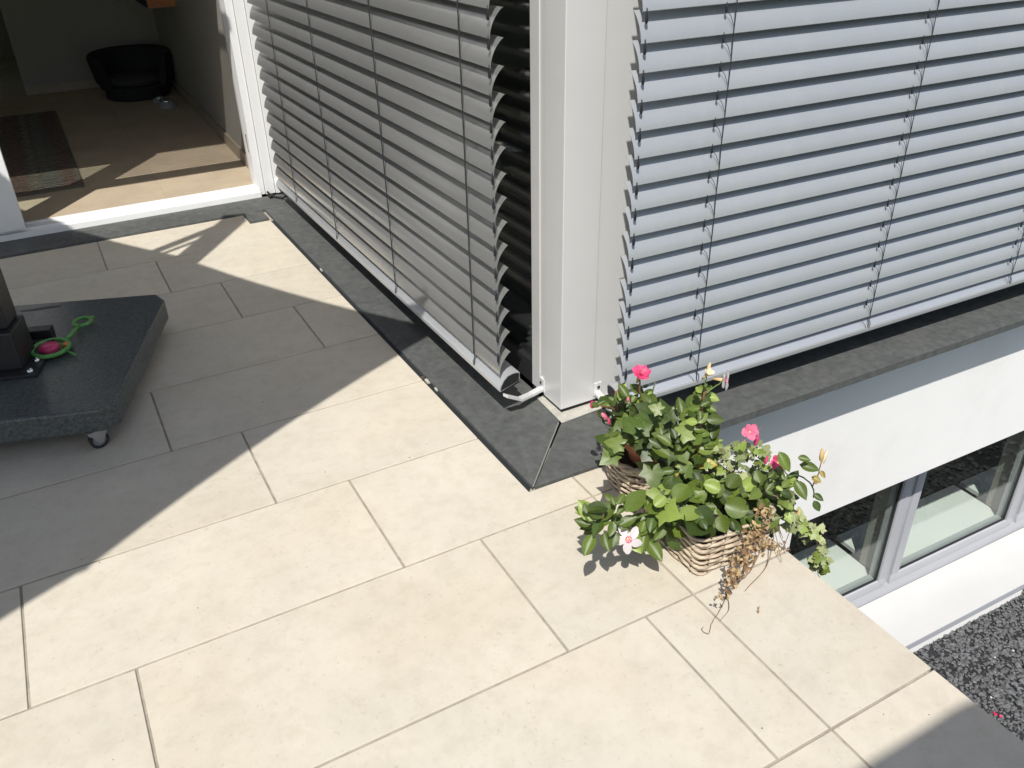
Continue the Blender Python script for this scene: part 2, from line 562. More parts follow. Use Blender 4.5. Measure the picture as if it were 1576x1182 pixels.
# ---------------------------------------------------------------- corner post
post = thing('corner_post', 'light grey aluminium corner post between the two outdoor blinds', 'post', (0, 0, 0), R(-0.3))
boxobj('post_cover', M['alu'], post, 0.278, 0.408, 0.298, 0.410, 0.024, 2.30, 0.0025)
mb = MB()
mb.box(0.284, 0.34, 0.412, 0.440, 0.022, 2.30)
mb.box(0.281, 0.34, 0.4425, 0.468, 0.022, 2.30)
mb.box(0.284, 0.34, 0.4705, 0.500, 0.022, 2.30)
mb.obj('guide_channel', M['alu'], post, bevel=0.0012)
boxobj('guide_channel', M['alu'], post, 0.4105, 0.56, 0.3025, 0.36, 0.022, 2.30, 0.0012)
boxobj('base_gap_shade', M['gasket'], post, 0.282, 0.556, 0.303, 0.49, 0.011, 0.0235)  # dark block stands in for the shaded gap below the post
mb = MB()
mb.prism([(0.249, 0.243), (0.56, 0.262), (0.56, 0.300), (0.281, 0.298), (0.281, 0.42), (0.256, 0.42)], 0.0108, 0.0145)
mb.obj('sealant_strip', M['seal'], post, bevel=0.0015)
for nm, pts in (('guide_bracket', [(0.282, 0.42, 0.046), (0.22, 0.400, 0.048), (0.165, 0.372, 0.062), (0.098, 0.350, 0.108)]), ('guide_bracket', [(0.425, 0.305, 0.046), (0.412, 0.24, 0.048), (0.395, 0.18, 0.058), (0.352, 0.09, 0.100)])):
    mb = MB()
    for a, b in zip(pts[:-1], pts[1:]):
        a, b = Vector(a), Vector(b)
        d = (b - a).normalized()
        s = Vector((-d.y, d.x, 0)).normalized() * 0.011
        u = Vector((0, 0, 0.006))
        vs = [a - s - u, a + s - u, b + s - u, b - s - u, a - s + u, a + s + u, b + s + u, b - s + u]
        mb.add(vs, [(3, 2, 1, 0), (4, 5, 6, 7), (0, 1, 5, 4), (1, 2, 6, 5), (2, 3, 7, 6), (3, 0, 4, 7)])
    a = Vector(pts[0])
    if nm == 'guide_bracket' and pts[0][0] < 0.3:
        mb.box(a.x - 0.006, a.x + 0.002, a.y - 0.016, a.y + 0.016, 0.034, 0.084)
    else:
        mb.box(a.x - 0.016, a.x + 0.016, a.y - 0.006, a.y + 0.001, 0.034, 0.084)
    br = mb.obj(nm, M['alu'], post, bevel=0.0015)
    sc = MB()
    if pts[0][0] < 0.3:
        sc.tube([(a.x - 0.004, a.y, 0.070), (a.x - 0.011, a.y, 0.070)], 0.006, 8)
    else:
        sc.tube([(a.x, a.y - 0.004, 0.070), (a.x, a.y - 0.011, 0.070)], 0.006, 8)
    sc.obj('screw', M['steel'], br)


# ---------------------------------------------------------------- blinds
def slat_section():
    pts = []
    W, Hh, sag = 0.0385, 0.0720, 0.0085
    for i in range(11):
        t = i / 10
        u, z = W * t, Hh / 2 - Hh * t
        b = sag * 4 * t * (1 - t)
        ln = math.hypot(W, Hh)
        pts.append((u + b * Hh / ln, z + b * W / ln))
    out = [(-0.004, Hh / 2 + 0.0005)] + pts + [(W - 0.003, -Hh / 2 - 0.002)]
    return out


SEC = slat_section()
TH = 0.0011


def sheet_profile(sec, L, mapf):
    """thin bent sheet along the blind; sec = (outward, z)"""
    mb = MB()
    n = len(sec)
    a = sec
    b = []
    for i in range(n):
        p0, p1 = sec[max(0, i - 1)], sec[min(n - 1, i + 1)]
        dx, dz = p1[0] - p0[0], p1[1] - p0[1]
        l = math.hypot(dx, dz)
        b.append((sec[i][0] + dz / l * TH, sec[i][1] - dx / l * TH))
    ring = a + b[::-1]
    m = len(ring)
    vs = [mapf(0, u, z) for u, z in ring] + [mapf(L, u, z) for u, z in ring]
    fs = [(i, (i + 1) % m, (i + 1) % m + m, i + m) for i in range(m)]
    for k in (0, m):
        for i in range(n - 1):
            q = (k + i, k + i + 1, k + m - 2 - i, k + m - 1 - i)
            fs.append(q if k == 0 else q[::-1])
    mb.add(vs, fs)
    return mb


def blind(name_label, rz, along, start, length, inner, cords, zbase, count, mslat, hooks, topz, loc=(0, 0, 0), tilt_open=False):
    """along: 'x' or 'y'. outward is -y or -x. inner = coordinate of the slats' inner edge"""
    root = thing('venetian_blind', name_label, 'blind', loc, rz, 'outdoor venetian blinds')
    if along == 'x':
        f = lambda s, u, z: (start + s, inner - u, z)
    else:
        f = lambda s, u, z: (inner - u, start + s, z)
    sec = SEC
    if tilt_open:
        sec = [(p[1] + 0.037, 0.012 - p[0] * 0.6) for p in SEC][::-1]
    me = sheet_profile(sec, length, f).mesh('slat', mslat, smooth=True)
    hk = MB()
    hp = f(0, 0.031, 0)
    for dz, wdt in ((0, 0),):
        hk.lathe([(0.0, 0.010), (0.0014, 0.009), (0.0016, 0.000), (0.0030, -0.005), (0.0034, -0.011), (0.0026, -0.016), (0.0, -0.018)], 7, (0, 0, 0))
    hme = hk.mesh('slat_hook', M['black'], smooth='all')
    for k in range(count):
        zc = zbase + 0.0723 * k
        s = link('slat', me, root)
        s.location = (0, 0, zc)
        s.rotation_euler = (0, 0, 0)
        jit = random.uniform(-0.0013, 0.0013)
        s.location.z += jit
        for q in hooks:
            if zc - 0.037 < 0.19:
                continue
            h = link('slat_hook', hme, root)
            p = f(q, 0.0385, zc - 0.041)
            h.location = p
            if q == hooks[0]:
                h.scale = (1.35, 1.35, 1.35)
    # bottom rail
    zr = zbase - 0.0365 - 0.010
    rs = [(-0.034, 0.002), (-0.026, 0.007), (-0.008, 0.008), (0.012, 0.003), (0.028, -0.012), (0.038, -0.029), (0.0405, -0.030), (0.0405, -0.033), (0.0425, -0.0335), (0.0425, -0.0475), (0.039, -0.051), (-0.028, -0.030), (-0.034, -0.018)]
    rb = MB()
    m = len(rs)
    rb.add([f(-0.004, u, zr + z) for u, z in rs] + [f(length + 0.004, u, zr + z) for u, z in rs], [(i, (i + 1) % m, (i + 1) % m + m, i + m) for i in range(m)] + [tuple(range(m - 1, -1, -1)), tuple(range(m, 2 * m))])
    rail = rb.obj('bottom_rail', M['rail'], root, bevel=0.0008, smooth=True)
    cs = [(-0.031, -0.001), (-0.025, 0.003), (-0.008, 0.004), (0.010, 0.000), (0.024, -0.013), (0.034, -0.030), (0.038, -0.045), (-0.028, -0.026)]
    m = len(cs)
    for s0, s1 in ((-0.0065, -0.003), (length + 0.003, length + 0.0065)):
        cb = MB()
        cb.add([f(s0, u, zr + z) for u, z in cs] + [f(s1, u, zr + z) for u, z in cs], [(i, (i + 1) % m, (i + 1) % m + m, i + m) for i in range(m)] + [tuple(range(m - 1, -1, -1)), tuple(range(m, 2 * m))])
        cb.obj('hollow_shade_plate', M['black'], rail)  # black plate imitates the shaded hollow of the open rail end
    # cords
    for q in cords:
        mb = MB()
        zt = zbase + 0.0723 * (count - 1) + 0.05
        pts = []
        for k in range(count + 1):
            zz = zbase - 0.040 + 0.0723 * k
            pts.append(f(q + random.uniform(-0.0010, 0.0010), 0.0415 + (0.0006 if k % 2 else -0.0006), zz))
        pts[-1] = f(q, 0.0415, zt)
        mb.tube([f(q, 0.0425, zr - 0.030)] + pts, 0.0015, 5)
        for k in range(count):
            zz = zbase + 0.0723 * k
            if hooks and len(hooks) > 1:
                mb.tube([f(q - 0.030, 0.033, zz - 0.046), f(q - 0.014, 0.0400, zz - 0.066), f(q - 0.001, 0.0415, zz - 0.094)], 0.0008, 4)
            else:
                mb.tube([f(q + 0.004, 0.042, zz + 0.036), f(q + 0.0035, 0.0422, zz - 0.036)], 0.0010, 4)
        # loop on the rail
        mb.tube([f(q, 0.038, zr + 0.004), f(q + 0.004, 0.030, zr - 0.005), f(q + 0.012, 0.036, zr - 0.012), f(q + 0.010, 0.0425, zr - 0.022), f(q + 0.004, 0.0435, zr - 0.035)], 0.0012, 5)
        mb.obj('lift_cord', M['cord'], root)
    # head box
    x0, x1 = -0.03, length + 0.03
    a, b = f(x0, 0.055, topz), f(x1, -0.12, topz + 0.2)
    boxobj('head_box', M['alu'], root, min(a[0], b[0]), max(a[0], b[0]), min(a[1], b[1]), max(a[1], b[1]), topz, topz + 0.2, 0.003)
    return root


NS = 28
blind('shaded metal slat blind of the left facade, between the post and the door', FL, 'y', 0.362, 2.54, 0.130, [0.17, 0.85, 1.545, 2.165], 0.2175, NS, M['slatL'], [0.005], 2.25)
blind('bright bluish metal slat blind right of the corner post, above the lower window', FR, 'x', 0.362, 3.2, 0.126, [0.29, 1.06, 1.835, 2.61], 0.2175, NS, M['slatR'], [0.012, 0.26, 1.03, 1.805, 2.58], 2.25)
lou = thing('sun_louvre', 'grey louvre of thin bars projecting over the patio door', 'louvre')
boxobj('front_beam', M['alu'], lou, -2.6, -0.555, 2.375, 2.490, 2.24, 2.30, 0.003)
for k in range(17):
    y = 2.506 + 0.0365 * k
    boxobj('louvre_bar', M['alu'], lou, -2.58, -0.575, y, y + 0.017, 2.266, 2.271)
for x in (-2.60, -0.575):
    boxobj('side_beam', M['alu'], lou, x, x + 0.02, 2.4915, 3.128, 2.245, 2.298)

# window glazing behind the blinds
gz = thing('bay_window', 'dark glazing behind the shaded left blind', 'window', (0, 0, 0), FL)
boxobj('pane', M['glass'], gz, 0.318, 0.326, 0.52, 3.08, 0.10, 2.2)
boxobj('bottom_frame', M['anth'], gz, 0.300, 0.35, 0.505, 3.10, 0.012, 0.10, 0.002)
gz2 = thing('bay_window', 'dark glazing behind the bright right blind', 'window', (0, 0, 0), FR)
boxobj('pane', M['glass'], gz2, 0.58, 4.2, 0.335, 0.343, 0.10, 2.2)
boxobj('bottom_frame', M['anth'], gz2, 0.565, 4.25, 0.305, 0.36, 0.012, 0.10, 0.002)

# ---------------------------------------------------------------- patio door
door = thing('patio_door', 'open white framed patio door with light threshold at upper left', 'door')
mb = MB()
mb.box(-3.2, 0.01, 3.110, 3.135, 0.004, 0.040)
mb.box(-3.2, 0.01, 3.137, 3.20, 0.004, 0.050)
mb.box(-3.2, 0.01, 3.202, 3.225, 0.004, 0.057)
mb.obj('threshold', M['white'], door, bevel=0.0015)
for (x0, x1, y0) in ((0.0, 0.040, 3.150), (0.043, 0.096, 3.140), (0.099, 0.20, 3.130)):
    boxobj('jamb_profile', M['white'], door, x0, x1, y0, 3.26, 0.0115, 2.25, 0.0015)
boxobj('jamb_profile', M['alu'], door, 0.002, 0.05, 3.262, 3.305, 0.051, 2.25, 0.002)
for z in (0.30, 1.15):
    boxobj('strike_plate', M['steel'], door, -0.004, 0.001, 3.19, 3.205, z - 0.05, z + 0.05, 0.001)
boxobj('lintel_frame', M['white'], door, -3.2, 0.0, 3.13, 3.26, 1.99, 2.25, 0.002)
stile = boxobj('sash_stile', M['white'], door, -1.385, -1.196, 3.10, 3.17, 0.058, 1.985, 0.003)
boxobj('sash_stile', M['white'], door, -3.1, -2.95, 3.10, 3.17, 0.058, 1.985, 0.003)
boxobj('sash_rail', M['white'], door, -2.95, -1.385, 3.105, 3.165, 0.058, 0.17, 0.003)
boxobj('sash_rail', M['white'], door, -2.95, -1.385, 3.105, 3.165, 1.88, 1.98, 0.003)
boxobj('pane', M['glass'], door, -2.95, -1.385, 3.130, 3.138, 0.17, 1.88)
mb = MB()
mb.tube([(0.045, 3.11, 0.034), (0.052, 3.075, 0.026), (0.066, 3.04, 0.022), (0.10, 2.995, 0.02), (0.125, 2.96, 0.045)], 0.006, 6)
mb.box(0.040, 0.062, 3.05, 3.10, 0.012, 0.026)
mb.obj('drain_clip', M['black'], door)
mb = MB()
mb.box(0.10, 0.118, 2.94, 3.12, 0.07, 0.078)
mb.box(0.112, 0.118, 3.10, 3.128, 0.05, 0.10)
mb.obj('guide_bracket', M['white'], door, bevel=0.001)

# ---------------------------------------------------------------- room behind the door
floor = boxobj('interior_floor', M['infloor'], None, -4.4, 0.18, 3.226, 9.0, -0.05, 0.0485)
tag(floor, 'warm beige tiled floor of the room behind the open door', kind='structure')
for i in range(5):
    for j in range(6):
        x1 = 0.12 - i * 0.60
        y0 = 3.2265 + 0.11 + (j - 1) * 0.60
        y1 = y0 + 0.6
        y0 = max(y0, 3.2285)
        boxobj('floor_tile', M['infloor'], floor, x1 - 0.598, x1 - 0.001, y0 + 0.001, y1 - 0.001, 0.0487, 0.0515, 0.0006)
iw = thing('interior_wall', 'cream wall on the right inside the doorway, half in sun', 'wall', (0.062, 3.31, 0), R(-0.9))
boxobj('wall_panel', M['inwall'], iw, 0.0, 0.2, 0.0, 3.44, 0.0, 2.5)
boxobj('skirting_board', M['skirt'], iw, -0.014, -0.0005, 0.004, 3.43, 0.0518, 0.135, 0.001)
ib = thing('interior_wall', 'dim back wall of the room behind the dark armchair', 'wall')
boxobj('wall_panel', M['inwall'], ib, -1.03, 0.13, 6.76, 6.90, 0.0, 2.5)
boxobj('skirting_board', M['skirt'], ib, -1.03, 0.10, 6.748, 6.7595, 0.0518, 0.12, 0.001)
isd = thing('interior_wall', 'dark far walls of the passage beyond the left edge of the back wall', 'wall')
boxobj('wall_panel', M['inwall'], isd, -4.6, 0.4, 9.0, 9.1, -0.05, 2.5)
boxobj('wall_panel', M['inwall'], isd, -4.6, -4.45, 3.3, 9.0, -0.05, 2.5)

# building shell
shell = thing('house', 'white flat roofed house extension carrying the blinds and the door', 'house')
boxobj('roof_slab', M['plaster'], shell, -4.7, 5.0, 3.12, 9.2, 2.455, 2.70)
boxobj('roof_slab', M['plaster'], shell, 0.13, 5.0, 0.16, 3.118, 2.455, 2.70)
boxobj('outer_wall', M['plaster'], shell, -4.7, -3.21, 3.12, 3.30, -0.004, 2.45)
boxobj('outer_wall', M['plaster'], shell, -3.2, 0.25, 3.135, 3.30, 2.255, 2.45)
boxobj('outer_wall', M['inwall'], shell, 4.4, 4.6, 0.4, 9.0, -0.05, 2.45)
boxobj('outer_wall', M['inwall'], shell, 0.3, 4.4, 5.6, 5.7, 0.0, 2.45)
boxobj('room_floor', M['midfab'], shell, 0.36, 4.4, 0.40, 5.6, -0.05, 0.012)  # floor coloured dark in place of shade, keeping the bay black

# ---------------------------------------------------------------- lower wall and window
lw = thing('house_wall', 'smooth white rendered wall below the right slate sill, around the lower window', 'wall', (0, 0, 0), FR)
YW = 0.168
boxobj('render_panel', M['plaster'], lw, 0.43, 5.0, YW, 0.44, -0.82, -0.0205)
boxobj('render_panel', M['plaster'], lw, 0.43, 1.34, YW, 0.60, -2.4, -0.8205)
boxobj('render_panel', M['plaster'], lw, 4.30, 5.0, YW, 0.60, -2.4, -0.8205)
boxobj('render_panel', M['plaster'], lw, 1.3405, 4.2995, YW + 0.005, 0.60, -2.4, -2.085)
lsill = boxobj('window_sill', M['sillmetal'], lw, 1.3425, 4.2975, 0.140, 0.455, -2.075, -2.055, 0.002)
boxobj('sill_lip', M['frame'], lsill, 1.3425, 4.2975, 0.136, 0.1395, -2.098, -2.053, 0.001)
boxobj('inner_lining', M['inwall'], lw, 0.43, 5.0, 0.4405, 0.60, -0.82, -0.05)
win = thing('lower_window', 'grey framed casement window low in the white wall, reflecting dark gravel', 'window', (0, 0, 0), FR)
YM = 0.46
fr = MB()
fr.box(1.342, 4.298, YM, YM + 0.07, -2.054, -1.945)
fr.box(1.342, 4.298, YM, YM + 0.07, -0.90, -0.822)
fr.box(1.342, 1.40, YM, YM + 0.07, -1.945, -0.90)
fr.box(2.512, 2.552, YM, YM + 0.07, -1.945, -0.90)
fr.box(3.605, 3.66, YM, YM + 0.07, -1.945, -0.90)
fr.box(4.24, 4.298, YM, YM + 0.07, -1.945, -0.90)
fr.obj('frame', M['frame'], win, bevel=0.003, smooth=True)
for (x0, x1) in ((1.402, 2.510), (2.554, 3.603), (3.662, 4.238)):
    s = MB()
    wd = 0.058
    y0, y1 = YM - 0.012, YM + 0.058
    s.box(x0, x1, y0, y1, -1.943, -1.943 + wd)
    s.box(x0, x1, y0, y1, -0.902 - wd, -0.902)
    s.box(x0, x0 + wd, y0, y1, -1.943 + wd, -0.902 - wd)
    s.box(x1 - wd, x1, y0, y1, -1.943 + wd, -0.902 - wd)
    sash = s.obj('sash', M['frame'], win, bevel=0.0025, smooth=True)
    g = MB()
    a0, a1, b0, b1 = x0 + wd, x1 - wd, -1.943 + wd, -0.902 - wd
    gy0, gy1 = YM + 0.0, YM + 0.010
    g.box(a0, a1, gy0, gy1, b0, b0 + 0.010)
    g.box(a0, a0 + 0.010, gy0, gy1, b0 + .01, b1)
    g.box(a1 - 0.010, a1, gy0, gy1, b0 + .01, b1)
    g.obj('gasket', M['gasket'], sash)
    boxobj('pane', M['glass'], sash, a0 + .004, a1 - .004, YM + 0.011, YM + 0.017, b0 + .004, b1 - .002)
# room behind the lower window
lowroom = thing('basement_room', 'pale inner sill and dark room seen through the lower window', 'room', (0, 0, 0), FR)
for (x0, x1) in ((1.36, 2.50), (2.56, 3.60), (3.665, 4.28)):
    boxobj('inner_sill', M['white'], lowroom, x0, x1, 0.532, 0.86, -1.935, -1.905, 0.002)
boxobj('inner_reveal', M['inwall'], lowroom, 2.501, 2.559, 0.532, 0.63, -1.9, -0.85)
boxobj('inner_reveal', M['inwall'], lowroom, 3.601, 3.664, 0.532, 0.63, -1.9, -0.85)
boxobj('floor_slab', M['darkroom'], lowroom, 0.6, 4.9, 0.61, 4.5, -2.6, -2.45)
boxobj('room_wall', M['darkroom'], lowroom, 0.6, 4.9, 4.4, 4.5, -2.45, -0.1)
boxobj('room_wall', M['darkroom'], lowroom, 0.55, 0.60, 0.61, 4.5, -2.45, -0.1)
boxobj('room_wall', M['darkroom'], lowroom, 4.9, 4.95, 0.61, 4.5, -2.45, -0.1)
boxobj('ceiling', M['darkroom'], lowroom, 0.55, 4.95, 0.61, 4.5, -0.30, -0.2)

# ---------------------------------------------------------------- gravel and lawn
gb = MB()
gb.add([(-400, -400, -2.262), (400, -400, -2.262), (400, 400, -2.262), (-400, 400, -2.262)], [(0, 1, 2, 3)])
tag(gb.obj('lawn', M['lawn']), 'green lawn beyond the gravel bed', kind='structure')
gb = MB()
gb.prism([(0.4, -4.5), (7.5, -4.5), (7.5, 0.45), (0.4, 0.45)], -2.40, -2.222)
tag(gb.obj('gravel_bed', M['gravelbase']), 'dark gravel bed at the foot of the white wall', kind='structure')


def stones(n, xr, yr, s0, s1, m, name, label, z=-2.218):
    vs, fs = [], []
    for i in range(n):
        x, y = random.uniform(*xr), random.uniform(*yr)
        s = random.uniform(s0, s1)
        a = random.uniform(0, 6.28)
        zz = z + random.uniform(-0.004, 0.008)
        ca, sa = math.cos(a), math.sin(a)
        k = len(vs)
        tx, ty = random.uniform(-.6, .6), random.uniform(-.6, .6)
        for (px, py, pz) in ((1, 0.1, -.1), (.2, .8, .15), (-.9, .3, -.1), (-.5, -.7, .1), (.5, -.7, -.1), (.15, .1, .55), (-.3, -.1, .5), (0, 0, -.4)):
            px *= s * random.uniform(.7, 1.25)
            py *= s * random.uniform(.6, 1.1)
            pz = pz * s + tx * px * .7 + ty * py * .7
            vs.append((x + px * ca - py * sa, y + px * sa + py * ca, zz + pz))
        for f in ((0, 1, 5), (1, 2, 6), (1, 6, 5), (2, 3, 6), (3, 4, 6), (4, 5, 6), (4, 0, 5), (1, 0, 7), (2, 1, 7), (3, 2, 7), (4, 3, 7), (0, 4, 7)):
            fs.append((f[0] + k, f[1] + k, f[2] + k))
    me = bpy.data.meshes.new(name)
    me.from_pydata(vs, [], fs)
    me.materials.append(m)
    o = link(name, me)
    return tag(o, label, 'gravel', kind='stuff')


stones(24000, (1.9, 4.3), (-1.7, 0.165), 0.006, 0.015, M['stone'], 'gravel', 'loose dark grey basalt chippings along the foot of the white wall')
stones(7000, (0.5, 7.4), (-4.4, 0.16), 0.014, 0.03, M['stone'], 'gravel', 'coarser dark chippings covering the rest of the gravel bed', -2.214)
stones(45, (2.0, 4.2), (-1.6, 0.1), 0.005, 0.010, M['palestone'], 'pale_gravel', 'scattered pale chips lying on the dark gravel', -2.204)
# dark rock by the wall
rb = bmesh.new()
bmesh.ops.create_icosphere(rb, subdivisions=3, radius=1)
for v in rb.verts:
    v.co = Vector((v.co.x * 0.16, v.co.y * 0.10, v.co.z * 0.055)) * (1 + 0.12 * math.sin(v.co.x * 7 + v.co.y * 5) + 0.06 * math.sin(v.co.z * 13 + v.co.x * 9))
me = bpy.data.meshes.new('rock')
rb.to_mesh(me)
rb.free()
me.materials.append(M['slate'])
o = link('rock', me)
o.location = (3.60, 0.075, -2.18)
tag(o, 'flat dark rock on the gravel against the white wall at the right edge', 'rock')
mb = MB()
mb.add([(0, 0, 0), (0.02, 0.012, 0.008), (0.045, 0.004, 0.004), (0.025, -0.014, 0.01), (0.05, 0.02, 0.012), (0.012, 0.028, 0.003)], [(0, 1, 2), (0, 2, 3), (1, 4, 5)])
mb.add([(0.03, -.03, 0), (0.05, -0.02, 0.012), (0.06, -0.045, 0.004), (0.035, -0.05, 0.006)], [(0, 1, 2, 3)])
o = mb.obj('fallen_petal', M['throat'])
o.location = (2.51, -0.38, -2.195)
o.scale = (.55, .55, .55)
tag(o, 'small red petal lying on the gravel beside the terrace edge', 'petal')

# ---------------------------------------------------------------- cantilever parasol
par = thing('cantilever_parasol', 'large grey cantilever parasol on a wheeled granite base', 'parasol')
# granite base, corners in the ground plane
BP = [(-0.745, 1.605), (-0.765, 1.685), (-1.66, 2.005), (-1.72, 1.975), (-1.985, 1.19), (-1.96, 1.13), (-1.065, 0.862), (-1.013, 0.885)]
base = MB().prism(BP, 0.070, 0.150).obj('base_plate', M['granite'], par, bevel=0.007, seg=2)
hs = MB()
pts = []
for i in range(16):
    a = i / 16 * 2 * math.pi
    pts.append((-1.178 + 0.052 * math.cos(a) + (0.02 if math.cos(a) > 0 else -0.02), 1.775 + 0.010 * math.sin(a) - 0.33 * 0.052 * math.cos(a)))
hs.prism(pts, 0.1495, 0.1508)
hs.obj('hand_slot', M['black'], base)
for (cx, cy, a) in ((-1.092, 0.895, 0.30), (-0.835, 1.60, 0.6), (-1.60, 1.93, 1.1), (-1.88, 1.22, 2.0)):
    cw = MB()
    r = 0.030
    ca, sa = math.cos(a), math.sin(a)
    ring = []

    def T(x, y, z):
        return (cx + x * ca - y * sa, cy + x * sa + y * ca, z)
    for prof, mi in (([(r * .70, -.009), (r, -.009), (r, .009), (r * .70, .009)], 0), ([(0.0, -.007), (r * .71, -.007), (r * .71, .007), (0.0, .007)], 1)):
        nseg = 24
        vs, fs = [], []
        for (rr, yy) in prof:
            for k in range(nseg):
                t = 2 * math.pi * k / nseg
                vs.append(T(rr * math.cos(t), yy, r + rr * math.sin(t)))
        for i in range(len(prof)):
            j = (i + 1) % len(prof)
            if prof[i][0] == 0 and prof[j][0] == 0:
                continue
            for k in range(nseg):
                k2 = (k + 1) % nseg
                fs.append((i * nseg + k, i * nseg + k2, j * nseg + k2, j * nseg + k))
        cw.add(vs, fs, mi)
    wheel = cw.obj('caster', [M['rubber'], M['greyplastic']], par)
    bk = MB()
    for yy in (-.013, .013):
        p = [(-.030, .0690), (.030, .0690), (.030, .060), (.008, .022), (-.006, .022), (-.022, .052), (-.030, .058)]
        vs = [T(x, yy - .0012, z) for x, z in p] + [T(x, yy + .0012, z) for x, z in p]
        n = len(p)
        bk.add(vs, [tuple(range(n - 1, -1, -1)), tuple(range(n, 2 * n))] + [(i, (i + 1) % n, (i + 1) % n + n, i + n) for i in range(n)])
    vs = [T(x, y, z) for x, y, z in ((-.032, -.018, .064), (.032, -.018, .064), (.032, .018, .064), (-.032, .018, .064), (-.032, -.018, .0695), (.032, -.018, .0695), (.032, .018, .0695), (-.032, .018, .0695))]
    bk.add(vs, [(3, 2, 1, 0), (4, 5, 6, 7), (0, 1, 5, 4), (1, 2, 6, 5), (2, 3, 7, 6), (3, 0, 4, 7)])
    bk.tube([T(0, -.016, r), T(0, .016, r)], .004, 8)
    bk.obj('fork', M['zinc'], wheel)
# mast foot and mast
MX, MY = -1.305, 1.35
ca, sa = math.cos(R(-18)), math.sin(R(-18))


def RB(x0, x1, y0, y1):
    return [(MX + x * ca - y * sa, MY + x * sa + y * ca) for x, y in ((x0, y0), (x1, y0), (x1, y1), (x0, y1))]


MB().prism(RB(-.13, .13, -.13, .10), 0.1505, 0.163).obj('foot_plate', M['anth'], par, bevel=0.002)
MB().prism(RB(-.075, .078, -.085, .06), 0.1635, 0.30).obj('mast_socket', M['anth'], par, bevel=0.006)
MB().prism(RB(-.06, .062, -.055, .055), 0.3005, 2.62).obj('mast', M['anth'], par, bevel=0.008)
mb = MB()
mb.prism(RB(.03, .115, .13, .175), 0.1512, 0.20)
mb.prism(RB(.05, .13, .10, .128), 0.1512, 0.172)
mb.prism(RB(-.02, .03, .08, .16), 0.1512, 0.18)
mb.obj('pedal', M['black'], par, bevel=0.003)
for (x, y) in ((.105, -.105), (.105, -.03), (-.10, -.10)):
    p = RB(x, x, y, y)[0]
    mb = MB()
    mb.lathe([(0.0, .012), (.006, .011), (.0105, .006), (.011, 0)], 12, (p[0], p[1], 0.1632))
    mb.obj('bolt', M['steel'], par, smooth='all')
MB().tube([(MX + .05, MY, 0.75), (MX + .13, MY - .03, 0.75), (MX + .13, MY - .03, 0.87)], 0.012, 8).obj('crank_handle', M['black'], par)
# canopy
A29 = R(29)
e1 = Vector((math.cos(A29), math.sin(A29), 0))
e2 = Vector((-math.sin(A29), math.cos(A29), 0))
HC = 2.2
cc = Vector((-1.95 - .42 * HC, 1.69 - .573 * HC, 0))
hub = cc + Vector((0, 0, HC + 0.36))
cn = []
HALF = 1.58
ring = [(1, -1), (0, -1), (-1, -1), (-1, 0), (-1, 1), (0, 1), (1, 1), (1, 0)]
P8 = [cc + e1 * a * HALF + e2 * b * HALF + Vector((0, 0, HC)) for a, b in ring]
mb = MB()
vs, fs = [hub], []
for i in range(8):
    p, q = P8[i], P8[(i + 1) % 8]
    inn = (cc + Vector((0, 0, HC)) - (p + q) / 2).normalized()
    for k in range(8):
        t = k / 8
        vs.append(p.lerp(q, t) + inn * 0.045 * 4 * t * (1 - t))
n = len(vs) - 1
for i in range(n):
    fs.append((0, 1 + i, 1 + (i + 1) % n))
vs2 = [v - Vector((0, 0, .004)) for v in vs]
mb.add(vs + vs2, fs + [(a + n + 1, c + n + 1, b + n + 1) for a, b, c in fs] + [(1 + i, n + 2 + i, n + 2 + (i + 1) % n, 1 + (i + 1) % n) for i in range(n)])
can = mb.obj('canopy', M['canopy'], par)
for p in P8:
    MB().tube([hub - Vector((0, 0, .03)), p - Vector((0, 0, .022))], 0.011, 6).obj('rib', M['anth'], par)
mt = Vector((MX, MY, 2.58))
MB().tube([mt, mt + (hub + Vector((0, 0, .16)) - mt)], 0.03, 8).obj('arm', M['anth'], par)
MB().tube([Vector((MX, MY, 2.33)), Vector((MX, MY, 2.33)).lerp(hub + Vector((0, 0, .14)), .55)], 0.014, 6).obj('strut', M['anth'], par)
MB().tube([hub + Vector((0, 0, .2)), hub - Vector((0, 0, .12))], 0.035, 10).obj('hub', M['anth'], par)

# unseen roof slab, added only to throw the straight shadow at lower right
rf = thing('assumed_shadow_roof', 'assumed flat white roof slab behind the viewpoint, added to cast a shadow', 'roof')
z0 = 2.5
yb = -1.115 - .573 * (z0 + .16)
xb = 0.44 - .42 * (z0 + .16)
pl = [(xb - 4.5, yb), (xb - .03, yb)] + [(xb - .03 + .16 * math.sin(t), yb - .16 * (1 - math.cos(t)) * .6) for t in (0.35, .7, 1.05, 1.35)] + [(xb + .2, yb - .5), (xb + .2, yb - 3), (xb - 4.5, yb - 3)]
MB().prism(pl, z0, z0 + .16).obj('slab', M['plaster'], rf)
for x, y in ((xb - .3, yb - 2.8), (xb - 4.2, yb - 2.8)):
    boxobj('support_post', M['white'], rf, x - .05, x + .05, y - .05, y + .05, 0.002, z0 - 0.001)

